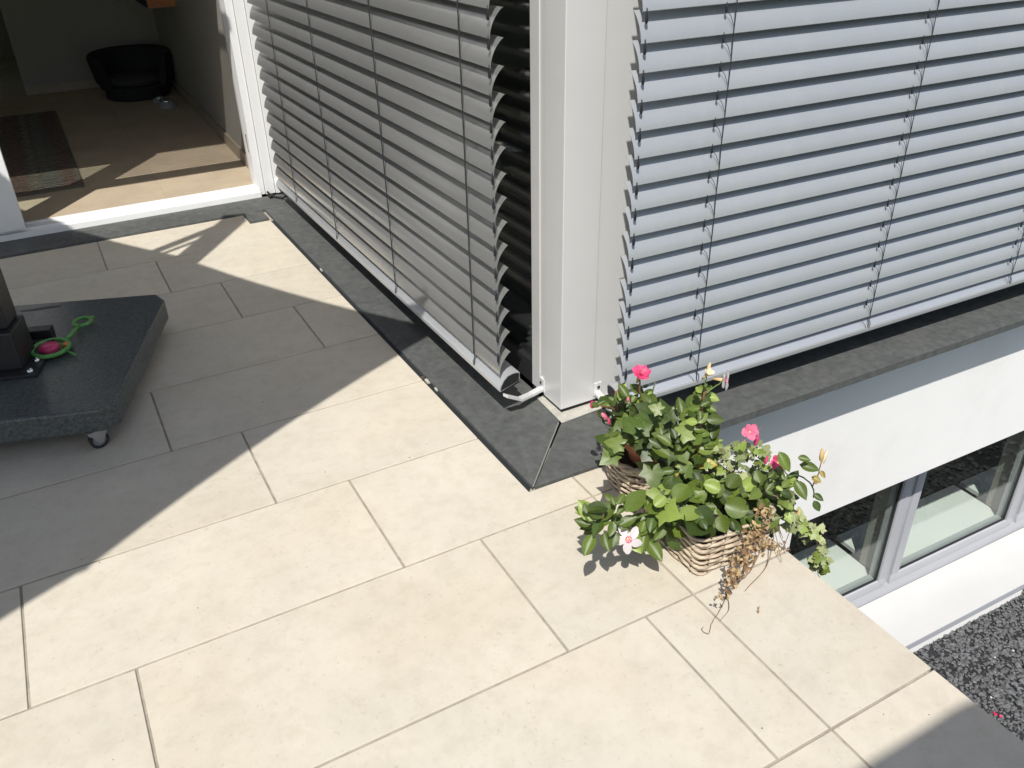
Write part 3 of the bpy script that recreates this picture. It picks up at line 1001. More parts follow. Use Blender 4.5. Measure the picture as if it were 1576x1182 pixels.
# ---------------------------------------------------------------- toy on the base
toy = thing('sand_sieve_toy', 'green plastic toy with a pink centre lying on the granite parasol base', 'toy', (-1.165, 1.355, 0.152), R(-8))
pts = [(0.060 * math.cos(t * math.pi / 16), 0.066 * math.sin(t * math.pi / 16), 0.016 + .0) for t in range(32)]
MB().tube(pts, 0.008, 8, closed=True).obj('ring', M['toygreen'], toy, smooth='all')
mb = MB()
mb.lathe([(0.0, 0.006), (0.03, 0.004), (0.054, 0.010), (0.060, 0.017)], 28)
mb.obj('dish', M['toydish'], toy, smooth='all')
mb = MB()
mb.lathe([(0.034, 0.008), (0.034, 0.020), (0.030, 0.026), (0.018, 0.031), (0.0, 0.033)], 24, (-0.006, 0.004, 0))
mb.obj('pink_dome', M['toypink'], toy, smooth='all')
mb = MB()
mb.tube([(0.045, 0.045, 0.018), (0.066, 0.085, 0.020), (0.085, 0.135, 0.022)], 0.0075, 8)
hd = [(0.096 + .030 * math.cos(t * math.pi / 10) * 1.0, 0.170 + .030 * math.sin(t * math.pi / 10) * 1.15, 0.022) for t in range(20)]
mb.tube(hd, 0.007, 8, closed=True)
mb.tube([(0.116, 0.19, 0.022), (0.134, 0.20, 0.022)], 0.006, 6)
mb.obj('handle', M['toygreen'], toy, smooth='all')
mb = MB()
mb.lathe([(0.012, 0.012), (0.012, 0.022), (0.0, 0.026)], 12, (0.052, 0.006, 0))
mb.obj('orange_knob', M['toyorange'], toy)
mb = MB()
mb.tube([(-0.062, -0.01, .016), (-0.078, -0.03, .012)], 0.006, 6)
mb.tube([(-0.060, 0.03, .016), (-0.078, 0.045, .012)], 0.006, 6)
mb.tube([(0.050, -0.04, .016), (0.085, -0.075, .008)], 0.004, 6)
mb.obj('feet', M['toygreen'], toy, smooth='all')

# ---------------------------------------------------------------- indoor furniture
arm = thing('tub_chair', 'dark low tub armchair against the back wall of the room', 'armchair', (-0.21, 6.2, 0.052), R(-6))
arm.scale = (0.78, 0.78, 0.78)
mb = MB()
mb.lathe([(0.0, 0.0), (0.31, 0.0), (0.32, 0.02), (0.32, 0.11), (0.30, 0.13), (0.0, 0.13)], 32)
mb.obj('seat_base', M['darkfab'], arm, smooth=True)
mb = MB()
vs, fs = [], []
NN = 30
for i in range(NN + 1):
    a = R(-38) + R(256) * i / NN
    hgt = 0.40 + 0.035 * math.sin(math.pi * i / NN)
    for (r, z) in ((0.34, 0.10), (0.385, hgt * .45), (0.42, hgt), (0.40, hgt + .025), (0.355, hgt), (0.31, hgt * .55), (0.28, 0.16)):
        vs.append((r * math.cos(a), r * math.sin(a) * .9, z))
for i in range(NN):
    for k in range(6):
        fs.append((i * 7 + k, (i + 1) * 7 + k, (i + 1) * 7 + k + 1, i * 7 + k + 1))
    fs.append((i * 7 + 6, (i + 1) * 7 + 6, (i + 1) * 7, i * 7))
fs.append(tuple(range(7)))
fs.append(tuple(NN * 7 + k for k in range(6, -1, -1)))
mb.add(vs, fs)
mb.obj('back_shell', M['darkfab'], arm, smooth=True)
mb = MB()
mb.lathe([(0.0, 0.131), (0.24, 0.131), (0.27, 0.16), (0.265, 0.20), (0.20, 0.225), (0.0, 0.23)], 28, (0, -.02, 0))
mb.obj('cushion', M['midfab'], arm, smooth='all')
for k, (x, y, s, lb) in enumerate(((-0.075, 5.62, .85, 'larger steel pet bowl on the floor, nearest the dark armchair front'), (-0.10, 5.84, .65, 'smaller steel pet bowl behind the larger one beside the armchair'))):
    bw = thing('pet_bowl', lb, 'bowl', (x, y, 0.052), 0, 'pet bowls on the floor')
    mb = MB()
    mb.lathe([(0.0, 0.0), (0.085 * s, 0.0), (0.08 * s, .02 * s), (0.062 * s, 0.055 * s), (0.0, 0.05 * s)], 24)
    mb.obj('base', M['greyplastic'], bw, smooth=True)
    mb = MB()
    mb.lathe([(0.060 * s, 0.050 * s), (0.066 * s, 0.062 * s), (0.060 * s, 0.064 * s), (0.05 * s, 0.052 * s), (0.0, 0.052 * s)], 24)
    mb.obj('bowl', M['steel'], bw, smooth='all')
rug = thing('rug', 'dark patterned woven rug on the floor at the left inside the door', 'rug', (0, 0, 0))
boxobj('pile', mat('rug_pile', (0.13, 0.11, 0.085), 0.95, var=.4, scale=60), rug, -2.1, -0.86, 3.72, 5.95, 0.0518, 0.060, 0.002)
cols = [mat('rug_red', (0.13, 0.085, 0.065), 0.9, var=.4, scale=60), mat('rug_ochre', (0.16, 0.14, 0.10), 0.9, var=.4, scale=60), mat('rug_grey', (0.12, 0.115, 0.095), 0.9, var=.4, scale=60)]
for (x0, x1, k) in ((-0.965, -0.885, 0), (-1.07, -0.975, 2), (-1.13, -1.08, 1), (-1.24, -1.14, 0)):
    mb = MB()
    for j in range(34):
        y = 3.76 + j * .064
        mb.box(x0 + (.012 if j % 2 else 0), x1 - (0 if j % 2 else .012), y, y + (.05 if k != 1 else .03), 0.0605, 0.0625)
    tag(mb.obj('woven_band', cols[k], rug), kind='stuff')
cab = thing('wooden_wall_box', 'reddish wooden box mounted high on the right of the room', 'cabinet', (0, 0, 0))
boxobj('front_panel', M['wood'], cab, -0.10, 0.090, 5.30, 5.32, 0.80, 1.5, 0.002)
boxobj('carcass', M['darkfab'], cab, -0.105, 0.090, 5.322, 5.9, 0.80, 1.5, 0.002)

# ---------------------------------------------------------------- baskets
def round_rect(cx, cy, a, b, r, n):
    pts = []
    per = []
    cor = [(cx + a - r, cy + b - r, 0), (cx - a + r, cy + b - r, 90), (cx - a + r, cy - b + r, 180), (cx + a - r, cy - b + r, 270)]
    for (x, y, s) in cor:
        for k in range(7):
            t = R(s + 90 * k / 6)
            per.append((x + r * math.cos(t), y + r * math.sin(t)))
    # resample evenly
    L = [0]
    m = len(per)
    for i in range(m):
        p, q = per[i], per[(i + 1) % m]
        L.append(L[-1] + math.hypot(q[0] - p[0], q[1] - p[1]))
    for k in range(n):
        d = L[-1] * k / n
        for i in range(m):
            if L[i + 1] >= d:
                t = (d - L[i]) / max(1e-9, L[i + 1] - L[i])
                p, q = per[i], per[(i + 1) % m]
                pts.append((p[0] + t * (q[0] - p[0]), p[1] + t * (q[1] - p[1])))
                break
    return pts


def basket(label, cx, cy, a, b, r, H, rows, nst, flare, tilt=(0, 0)):
    root = thing('wicker_basket', label, 'basket', (cx, cy, 0.001), 0, 'woven baskets holding the plants')
    root.rotation_euler = (tilt[0], tilt[1], 0)
    n = nst * 4
    for j in range(rows):
        z = 0.007 + (H - 0.012) * j / (rows - 1)
        g = 1 + flare * j / (rows - 1)
        pr = round_rect(0, 0, a * g, b * g, r * g, n)
        pts = []
        ph = (j % 2) * math.pi
        ex = random.uniform(0, 6.28)
        for k, p in enumerate(pr):
            off = 0.0052 * math.sin(2 * math.pi * k / 8 + ph)
            l = math.hypot(*p)
            zz = z + 0.0030 * math.sin(2 * math.pi * k / 8 + ph + .8) + 0.0022 * math.sin(k * .31 + ex)
            pts.append((p[0] * (1 + off / l), p[1] * (1 + off / l), zz))
        MB().tube(pts, 0.0046 + random.uniform(-.0007, .0007), 6, closed=True).obj('wicker_strand', M['wicker'], root, smooth='all')
    # rim twist
    pr = round_rect(0, 0, a * (1 + flare), b * (1 + flare), r, n)
    for s in ((0, 1) if r > .1 else ()):
        pts = []
        for k, p in enumerate(pr):
            t = 2 * math.pi * k / 10 + s * math.pi
            l = math.hypot(*p)
            pts.append((p[0] * (1 + .006 * math.cos(t) / l), p[1] * (1 + .006 * math.cos(t) / l), H + 0.006 + .005 * math.sin(t)))
        MB().tube(pts, 0.0062, 6, closed=True).obj('rim_strand', M['wicker'], root, smooth='all')
    for k in range(nst):
        p0 = round_rect(0, 0, a, b, r, nst)[k]
        p1 = (p0[0] * (1 + flare), p0[1] * (1 + flare))
        MB().tube([(p0[0], p0[1], 0.002), (p1[0], p1[1], H + .004)], 0.0034, 5).obj('stake', M['wickerin'], root)
    mb = MB()
    mb.prism(round_rect(0, 0, a * .93, b * .93, r, 40), 0.004, H * .84)
    mb.obj('soil', M['soil'], root)
    mb = MB()
    mb.prism(round_rect(0, 0, a * .955, b * .955, r, 40), 0.003, H * .80)
    mb.obj('gap_shade_core', M['wickerin'], root)  # dark core added so the gaps between strands look shaded
    return root


basket('square pale wicker basket at the front, spilling glossy leaves and dried vine', 0.300, -0.41, 0.122, 0.120, 0.026, 0.122, 12, 20, 0.04)
basket('round wicker basket standing behind, close to the slate corner', 0.335, -0.145, 0.125, 0.120, 0.115, 0.128, 12, 20, 0.06, (R(-4), R(-7)))
fp = thing('flower_pot', 'terracotta pot sunk in the wicker basket near the slate corner', 'pot', (0.32, -0.15, 0.095))
mb = MB()
mb.lathe([(0.070, -0.0), (0.084, 0.045), (0.088, 0.045), (0.092, 0.075), (0.083, 0.076), (0.078, 0.055), (0.0, 0.055)], 28)
mb.obj('pot_wall', M['terracotta'], fp, smooth=True)
mb = MB()
mb.lathe([(0.077, 0.058), (0.0, 0.064)], 20)
mb.obj('soil', M['soil'], fp)

LEAF_DATA = {
'sprawl': '''o0,-108,-471,226,-152,-499,198,-28,-43,86 o0,-72,-464,212,-88,-509,185,-41,-35,84 o0,-92,-449,246,-40,-449,269,-38,-37,85 o0,-24,-476,263,40,-461,287,-26,-35,90 o0,-105,-447,271,-77,-445,282,-26,-63,73 o0,-104,-455,243,-141,-426,253,-34,-66,68 o0,-106,-445,267,-126,-415,278,-26,-48,84 o0,-130,-473,299,-125,-454,316,-46,-51,73 o0,-92,-443,223,-122,-418,233,-27,-63,73 o0,-97,-457,242,-62,-467,243,-15,-44,89 o0,-26,-460,211,14,-475,232,-54,-40,74 o0,-42,-468,286,-16,-461,303,-37,-50,78 o0,-55,-478,296,-55,-464,309,-47,-58,66 o0,-3,-466,218,-26,-468,204,-43,-41,81 o0,62,-463,128,64,-515,109,-38,-33,86 o0,27,-450,218,29,-421,237,-24,-50,83 o0,-34,-444,239,-55,-449,227,-35,-46,82 o0,-9,-455,261,-36,-462,252,-17,-46,87 o0,68,-473,155,97,-477,170,-46,-49,74 o0,-35,-442,280,-45,-423,286,-68,-56,48 o0,126,-386,107,96,-353,109,-41,-44,80 o0,-58,-479,249,-85,-503,229,1,-63,78 o0,-85,-474,277,-118,-467,299,10,-90,41 o1,-27,-397,207,-55,-385,192,-55,-53,64 o0,102,-438,161,80,-453,139,-19,-71,68 o2,55,-403,129,16,-377,124,-40,-45,80 o0,175,-390,75,211,-396,101,-57,-48,67 o1,65,-414,106,43,-377,103,-72,-39,57 o1,-70,-473,290,-126,-462,302,17,-23,96 o0,101,-474,170,57,-496,150,3,-71,70 o1,-80,-464,248,-117,-484,240,-11,-17,98 o2,-60,-391,208,-91,-367,216,-7,-40,92 o0,140,-403,94,103,-418,77,-16,-55,82 o2,11,-426,188,-4,-392,188,-47,-20,86 o1,-29,-388,147,-56,-367,147,-46,-61,65 o2,71,-450,216,94,-429,239,-16,-64,75 o0,69,-446,133,30,-458,112,-29,-51,81 o0,-44,-472,209,-69,-495,182,-30,-56,77 o2,61,-389,116,31,-379,102,-52,-55,66 o1,82,-455,193,52,-482,173,-33,-32,89 o0,-34,-386,160,-66,-376,139,-56,-58,59 o1,4,-415,193,-30,-443,185,-7,-22,97 o0,-28,-399,208,-59,-371,202,-40,-28,87 o2,-98,-468,263,-118,-431,295,-54,-69,48 o2,-55,-420,243,-105,-425,248,13,-67,73 o2,23,-440,162,16,-488,135,-75,-24,61 o1,-61,-424,201,-109,-421,208,9,-59,80 o1,98,-445,158,129,-482,161,-38,-24,89 o0,-46,-388,179,-77,-399,166,-22,-44,87 o0,63,-454,145,31,-483,107,-56,-36,75 o0,74,-451,173,25,-447,142,-44,-67,60 o0,154,-408,130,190,-444,133,-57,-50,65''',
'broad': '''r0,163,-476,193,125,-442,191,-41,-43,80 r2,125,-500,204,182,-513,211,-22,-54,81 r0,194,-476,122,144,-431,114,-47,-39,79 r0,130,-475,231,173,-464,255,-43,-25,87 r0,93,-504,217,87,-488,221,-33,-34,88 r2,54,-488,258,81,-489,272,-42,-56,72 r2,265,-483,217,235,-454,234,-27,-70,66 r0,305,-453,164,365,-457,205,-51,-47,72 r0,270,-457,178,296,-458,197,-51,-53,68 r0,297,-478,156,337,-524,149,-56,-57,60 r0,392,-466,68,465,-453,104,-33,-45,83 r0,278,-464,144,246,-447,145,-21,-47,86 r2,231,-465,145,214,-430,146,-46,-28,84 r0,307,-455,89,321,-478,83,-55,-53,65 r0,337,-466,91,355,-500,85,-62,-43,66 r2,367,-461,165,403,-464,182,-39,-55,74 r0,311,-466,197,347,-459,217,-40,-36,84 r0,348,-454,158,376,-475,158,-39,-50,77 r0,215,-451,193,240,-449,204,-31,-48,82 r0,421,-465,110,438,-501,98,-45,-46,76 r1,402,-461,164,444,-456,184,-34,-44,83 r0,265,-424,147,293,-438,152,-42,-60,69 r2,249,-448,199,288,-456,221,-50,-32,80 r0,48,-421,214,91,-421,243,-46,-60,66 r0,61,-448,177,42,-459,156,-42,-61,67 r0,185,-431,108,146,-449,85,-21,-55,81 r0,565,-332,-142,531,-342,-177,-53,-52,67 r1,359,-428,93,358,-482,53,-53,-49,69 r0,601,-364,-72,652,-383,-32,-59,-69,42 r0,396,-332,60,385,-260,70,-20,-17,96 r1,318,-344,101,265,-342,108,0,-98,21 r1,384,-401,89,401,-461,98,-59,-4,80 r1,396,-437,53,458,-441,41,6,-84,53 r0,425,-400,85,503,-420,61,10,-60,79 r1,444,-469,66,483,-500,70,-38,-37,85 r0,304,-392,54,301,-431,23,-88,-25,40 r0,262,-369,109,223,-332,79,-76,-41,51 r1,509,-366,-87,541,-404,-96,-59,-61,53 r1,138,-434,186,106,-381,201,-28,-42,86 r1,372,-460,131,387,-511,102,-64,-52,57 r0,366,-348,21,304,-330,0,-40,-49,77 r1,496,-346,-107,501,-403,-113,-44,-12,89 r0,534,-412,6,517,-464,-10,-56,-7,83 r0,501,-330,-140,561,-353,-222,17,-91,38 r0,448,-446,22,469,-492,17,-70,-39,61 r1,322,-363,27,291,-376,-5,-60,-34,72 r0,150,-469,214,108,-440,233,-34,-80,49 r0,254,-395,35,188,-409,29,-3,-25,97 r1,221,-426,112,244,-447,65,-13,-92,37 r0,285,-456,47,270,-486,17,-28,-61,74 r1,264,-381,29,241,-331,26,-69,-28,67 r1,365,-447,33,359,-486,0,-32,-59,74 r1,245,-419,57,214,-429,31,-51,-42,75 r0,316,-416,128,296,-444,101,-37,-52,78 r1,234,-413,93,187,-388,52,-57,-81,17 r0,605,-333,-152,592,-374,-212,-46,-68,57 r1,184,-430,171,155,-463,125,-61,-42,67 r1,246,-438,178,224,-439,116,-90,-29,34 r1,537,-372,-101,528,-407,-129,-76,-27,59 r1,300,-391,35,233,-404,19,-7,-62,78 r0,246,-383,81,198,-383,54,-34,-73,60 r1,357,-468,39,317,-495,19,-16,-42,89 r1,408,-353,29,366,-430,20,-44,13,89 r1,499,-404,-53,522,-445,-66,-4,-32,95 r1,357,-468,32,349,-510,10,-63,-25,74 r1,376,-372,102,433,-379,125,-40,-29,87 r0,258,-441,191,193,-440,209,17,-75,64 r1,303,-449,174,315,-484,154,-37,-55,75 r1,379,-433,97,411,-478,100,-74,-51,43 r0,290,-394,97,246,-391,46,-54,-74,41 r0,300,-442,110,280,-474,79,-41,-49,77 r1,172,-446,148,149,-411,154,-58,-52,63 r1,500,-459,39,552,-487,61,-50,-30,81 r1,341,-399,133,401,-420,156,-46,-66,59 r0,592,-345,-102,617,-373,-137,-37,-84,40 r1,337,-418,150,371,-420,176,-44,-73,52 r1,208,-452,105,164,-440,83,-49,-26,83 r0,507,-391,3,497,-439,-24,-59,-29,75 r1,448,-465,33,488,-510,14,-39,-63,67 r0,305,-354,21,269,-323,25,10,0,100 r1,406,-422,61,439,-439,82,-60,-21,78 r1,384,-456,126,428,-477,124,-24,-57,79 r0,217,-407,69,171,-416,38,-40,-54,74 r1,498,-374,24,502,-403,-12,-57,-67,48 r1,247,-416,163,191,-402,133,-51,-25,82 r0,167,-450,151,114,-421,140,-40,-40,83 r1,239,-399,73,192,-398,37,-46,-68,57 r0,320,-408,44,271,-426,3,-49,-41,77 r1,189,-458,114,155,-453,60,-72,-55,41 r1,262,-378,110,213,-369,115,-2,-60,80 r0,225,-354,56,203,-406,26,-16,-44,88 r1,255,-448,147,222,-452,124,-27,-80,53 r0,275,-446,183,275,-410,210,-70,-43,57 r1,453,-445,68,497,-489,50,-33,-63,70 r1,314,-344,73,275,-344,46,-55,-24,80 r0,204,-514,166,171,-510,151,-42,-52,74 r1,250,-518,147,235,-528,130,-56,-40,72 r1,275,-530,146,272,-547,132,-50,-48,72 r0,327,-520,124,338,-539,118,-32,-46,83 r1,161,-536,206,157,-560,200,-32,-16,93 r0,216,-525,168,205,-532,153,-40,-66,63 r1,329,-513,129,319,-547,115,-7,-37,92 r1,222,-505,151,210,-525,118,-68,-50,54 r1,212,-526,188,160,-519,200,12,-50,86 r0,205,-520,182,167,-500,171,-42,-34,84 r0,378,-525,97,414,-551,116,-63,-37,68 r1,284,-516,132,292,-544,119,-73,-47,50 r1,289,-502,128,256,-510,102,-51,-37,78 r1,195,-505,170,114,-556,205,46,-15,87 r0,248,-518,168,231,-547,152,-64,-6,76 r1,278,-506,132,285,-543,122,-76,-30,57 r1,329,-527,135,344,-563,128,8,-17,98 r1,339,-505,94,352,-554,100,-55,-5,83 r1,178,-528,197,156,-504,196,-53,-43,73''',
'ivy': '''i0,101,-408,312,84,-446,275,-27,-61,75 i3,159,-402,191,206,-387,226,-42,-49,76 i0,83,-410,179,128,-454,166,-40,-61,69 i0,76,-389,141,91,-439,109,-36,-58,73 i1,244,-401,237,224,-383,239,-45,-57,68 i2,152,-390,169,184,-404,179,-41,-45,80 i0,199,-413,243,228,-411,259,-28,-75,60 i1,181,-326,260,147,-275,272,-42,-46,78 i2,239,-328,279,269,-298,312,-35,-51,79 i0,236,-341,288,232,-380,260,-64,-42,64 i0,189,-345,344,152,-358,306,-58,-43,70 i2,228,-321,369,247,-325,380,-47,-61,63 i1,94,-334,319,129,-334,344,-56,-20,80 i0,55,-327,314,10,-330,302,-19,-54,82 i2,176,-345,407,156,-321,414,-41,-57,71 i0,117,-347,392,92,-340,389,-25,-59,77 i1,292,-316,182,301,-349,159,-48,-58,66 i3,228,-316,174,233,-353,156,-57,-43,70 i3,340,-335,208,329,-305,226,-39,-59,71 i1,76,-331,320,34,-291,340,10,-35,93 i1,201,-333,322,242,-317,338,-21,-37,91 i1,165,-261,307,135,-229,313,-46,-55,70 i1,114,-346,349,131,-292,383,-49,-35,80 i2,237,-342,178,226,-381,138,-55,-53,65 i1,261,-303,218,320,-295,213,13,-45,88 i0,183,-347,258,194,-311,282,-17,-50,85 i1,249,-298,291,280,-272,336,-56,-49,67 i1,221,-302,112,198,-356,78,-69,-15,71 i0,176,-205,269,158,-169,252,-89,-28,35 i0,118,-338,337,102,-305,348,-10,-37,92 i0,107,-294,315,109,-256,342,-29,-54,79 i1,185,-342,253,228,-331,289,-38,-65,66 i1,199,-375,219,234,-393,155,0,-96,28 i0,210,-296,187,167,-264,198,-59,-81,0 i2,259,-318,260,307,-353,266,-12,0,99 i1,85,-300,311,93,-270,334,-68,-31,66 i1,267,-255,167,297,-232,202,-66,-24,71 i0,187,-301,318,210,-292,344,-71,-18,68 i1,176,-234,253,196,-227,315,-54,-80,26 i1,288,-305,268,326,-332,279,-60,-73,31 i0,295,-213,105,350,-237,72,-4,-85,52 i2,66,-344,341,33,-299,340,-50,-35,79 i0,302,-231,241,329,-213,268,-46,-45,76 i2,252,-302,204,290,-328,225,-64,-42,64 i1,161,-369,219,192,-417,220,-36,-21,91 i0,151,-290,282,167,-234,301,-33,-23,92 i1,180,-312,336,152,-290,379,-9,-91,40 i1,365,-227,127,421,-242,124,-4,-33,94 i1,243,-353,208,283,-389,220,-42,-16,89 i1,105,-302,343,143,-284,370,10,-89,44 i1,246,-251,307,207,-221,343,-2,-78,62 i2,197,-368,189,210,-399,168,28,-46,84 i1,85,-370,393,79,-314,407,-26,-26,93 i1,242,-302,294,235,-262,320,-54,-52,66 i1,180,-362,208,227,-382,204,-12,-47,87 i0,261,-277,243,298,-299,248,-44,-59,67 i1,262,-255,230,307,-240,247,-27,-23,94 i1,311,-227,267,358,-243,266,-26,-81,53 i0,84,-333,327,71,-265,331,-13,-8,99 i1,204,-261,242,227,-254,290,-46,-82,35 i1,298,-243,58,294,-284,30,-37,-49,79 i1,230,-318,139,250,-360,118,-62,-55,55 i1,193,-355,374,211,-348,403,-68,-49,55 i2,207,-373,329,250,-363,356,-42,-36,83 i1,371,-204,178,416,-227,218,-70,-51,50 i1,153,-245,270,155,-215,318,-74,-56,38 i1,220,-305,361,228,-273,390,-6,-67,74 i2,130,-421,237,137,-389,252,9,-42,90 i0,114,-440,220,145,-435,242,-51,-31,80 i2,146,-429,150,114,-402,147,-43,-41,81 i2,106,-478,258,70,-451,266,-18,-48,86 i1,127,-420,225,149,-425,262,-82,-40,42 i2,133,-432,206,112,-450,180,-39,-56,73 i1,87,-471,258,91,-441,273,-41,-36,84 i0,97,-442,204,100,-422,231,-38,-72,58 i1,171,-456,186,172,-485,162,-51,-56,65 i0,85,-477,223,64,-437,225,-10,-8,99 i2,85,-476,230,82,-539,249,-72,23,66 i2,213,-451,184,245,-461,206,-53,-71,47''',
'pink': '''o0,195,-103,287,172,-87,286,-47,-64,61 o0,225,-106,309,233,-85,322,-16,-46,87 o0,187,-128,319,176,-112,325,-47,-58,67 o1,234,-135,287,246,-150,274,-26,-73,63 o2,298,-109,277,324,-111,294,-51,-50,70 o0,275,-133,316,260,-101,333,-37,-58,72 o0,273,-138,338,295,-138,342,-14,-60,79 o1,298,-101,286,302,-89,306,-37,-77,52 o1,250,-113,280,228,-113,266,-46,-55,70 o1,263,-119,274,291,-114,282,-12,-58,80 o2,305,-118,254,335,-148,245,-28,-52,80 o0,228,-122,254,207,-121,244,-43,-36,83 o1,261,-139,248,271,-165,242,-46,-36,81 o0,268,-114,208,252,-91,218,-45,-61,65 o0,103,-136,340,120,-150,332,-27,-67,69 o1,143,-105,305,169,-114,320,-57,-53,63 o2,386,-56,165,395,-32,203,-35,-74,57 o1,277,-137,196,271,-122,221,-36,-83,43 o1,313,-71,233,336,-54,250,-58,-4,82 o1,276,-111,182,287,-91,212,-79,-33,51 o1,321,-76,196,330,-18,205,-60,-3,80 o1,292,-157,220,327,-146,247,-26,-72,64 o2,263,-129,280,282,-131,303,-44,-86,26 o0,250,-121,288,271,-121,311,-70,-32,64 o1,211,-85,207,199,-56,226,-72,-56,42 o1,257,-193,249,241,-164,265,-43,-60,67 o2,170,-171,346,197,-159,383,-45,-70,56 o1,260,-80,255,242,-54,278,-52,-74,42 o1,328,-128,123,328,-100,158,-70,-56,44 o1,273,-44,77,249,-42,53,-63,-48,61 o1,196,-153,280,218,-76,284,-64,14,75 o1,251,-84,234,272,-27,252,-40,-13,90 o1,285,-148,200,297,-128,223,-40,-58,71 o1,355,-57,128,386,-71,155,-66,-63,41 o1,283,-87,137,243,-56,140,-8,-19,98 o1,259,-96,213,279,-77,258,-72,-47,51 o1,302,-137,181,308,-89,205,-67,-26,69 o1,340,-89,210,375,-93,228,-46,-30,83 o1,238,-193,206,265,-164,212,10,-30,95 o0,288,-133,229,305,-166,235,-67,-25,70 o0,353,-115,137,376,-119,172,-64,-69,34 o0,261,-190,319,255,-158,335,-44,-47,76 o0,215,-161,267,189,-122,270,-51,-39,77 o1,249,-86,187,217,-52,201,-25,-57,78 o1,175,-131,187,152,-77,187,-51,-22,83 o1,314,-51,147,362,9,144,8,-1,100 o1,300,-137,122,334,-140,125,-11,-87,48 o0,179,-195,367,170,-162,399,-40,-70,59 o1,318,-83,261,362,-79,278,-26,-54,80 o1,314,-42,221,376,-11,213,33,-44,84 o1,299,-141,212,332,-118,238,-52,-21,83 o1,309,-178,215,332,-152,248,-74,-17,65 o1,369,-107,96,388,-112,125,-84,0,54 o1,331,-83,136,428,-43,66,61,-62,50 o1,310,-89,185,343,-89,214,-58,-48,66 o1,212,-77,218,209,-55,244,0,-77,64 o1,211,-131,313,214,-126,361,-99,-13,8 o0,372,-63,114,395,-79,128,-68,-52,52 o1,305,-136,189,324,-118,209,-20,-62,76 o1,286,-113,171,305,-75,210,-44,-53,73 o1,243,-44,168,239,-5,185,-52,-39,76 o0,228,-197,227,255,-137,231,-7,-5,100 o1,261,-127,136,222,-108,135,-34,-63,70 o0,216,-148,209,189,-107,211,-59,-40,70 o1,204,-94,264,206,-34,277,-42,-19,89 o1,204,-81,214,229,-5,214,-1,0,100 o0,329,-61,158,337,-19,190,-41,-50,76 o1,329,-94,87,372,-104,74,0,-78,62 o0,292,-69,245,297,-26,255,-5,-21,98 o1,173,-162,331,206,-145,367,-61,-35,72 o0,269,-163,293,319,-145,308,4,-69,73 o1,226,-105,181,194,-93,153,-51,-82,25 o1,310,-69,131,283,-55,192,-36,-93,4 o1,283,-192,254,300,-214,302,-95,-8,30 o1,281,-177,288,310,-186,304,-52,-11,85 o1,290,-148,244,314,-162,277,-78,-55,32''',
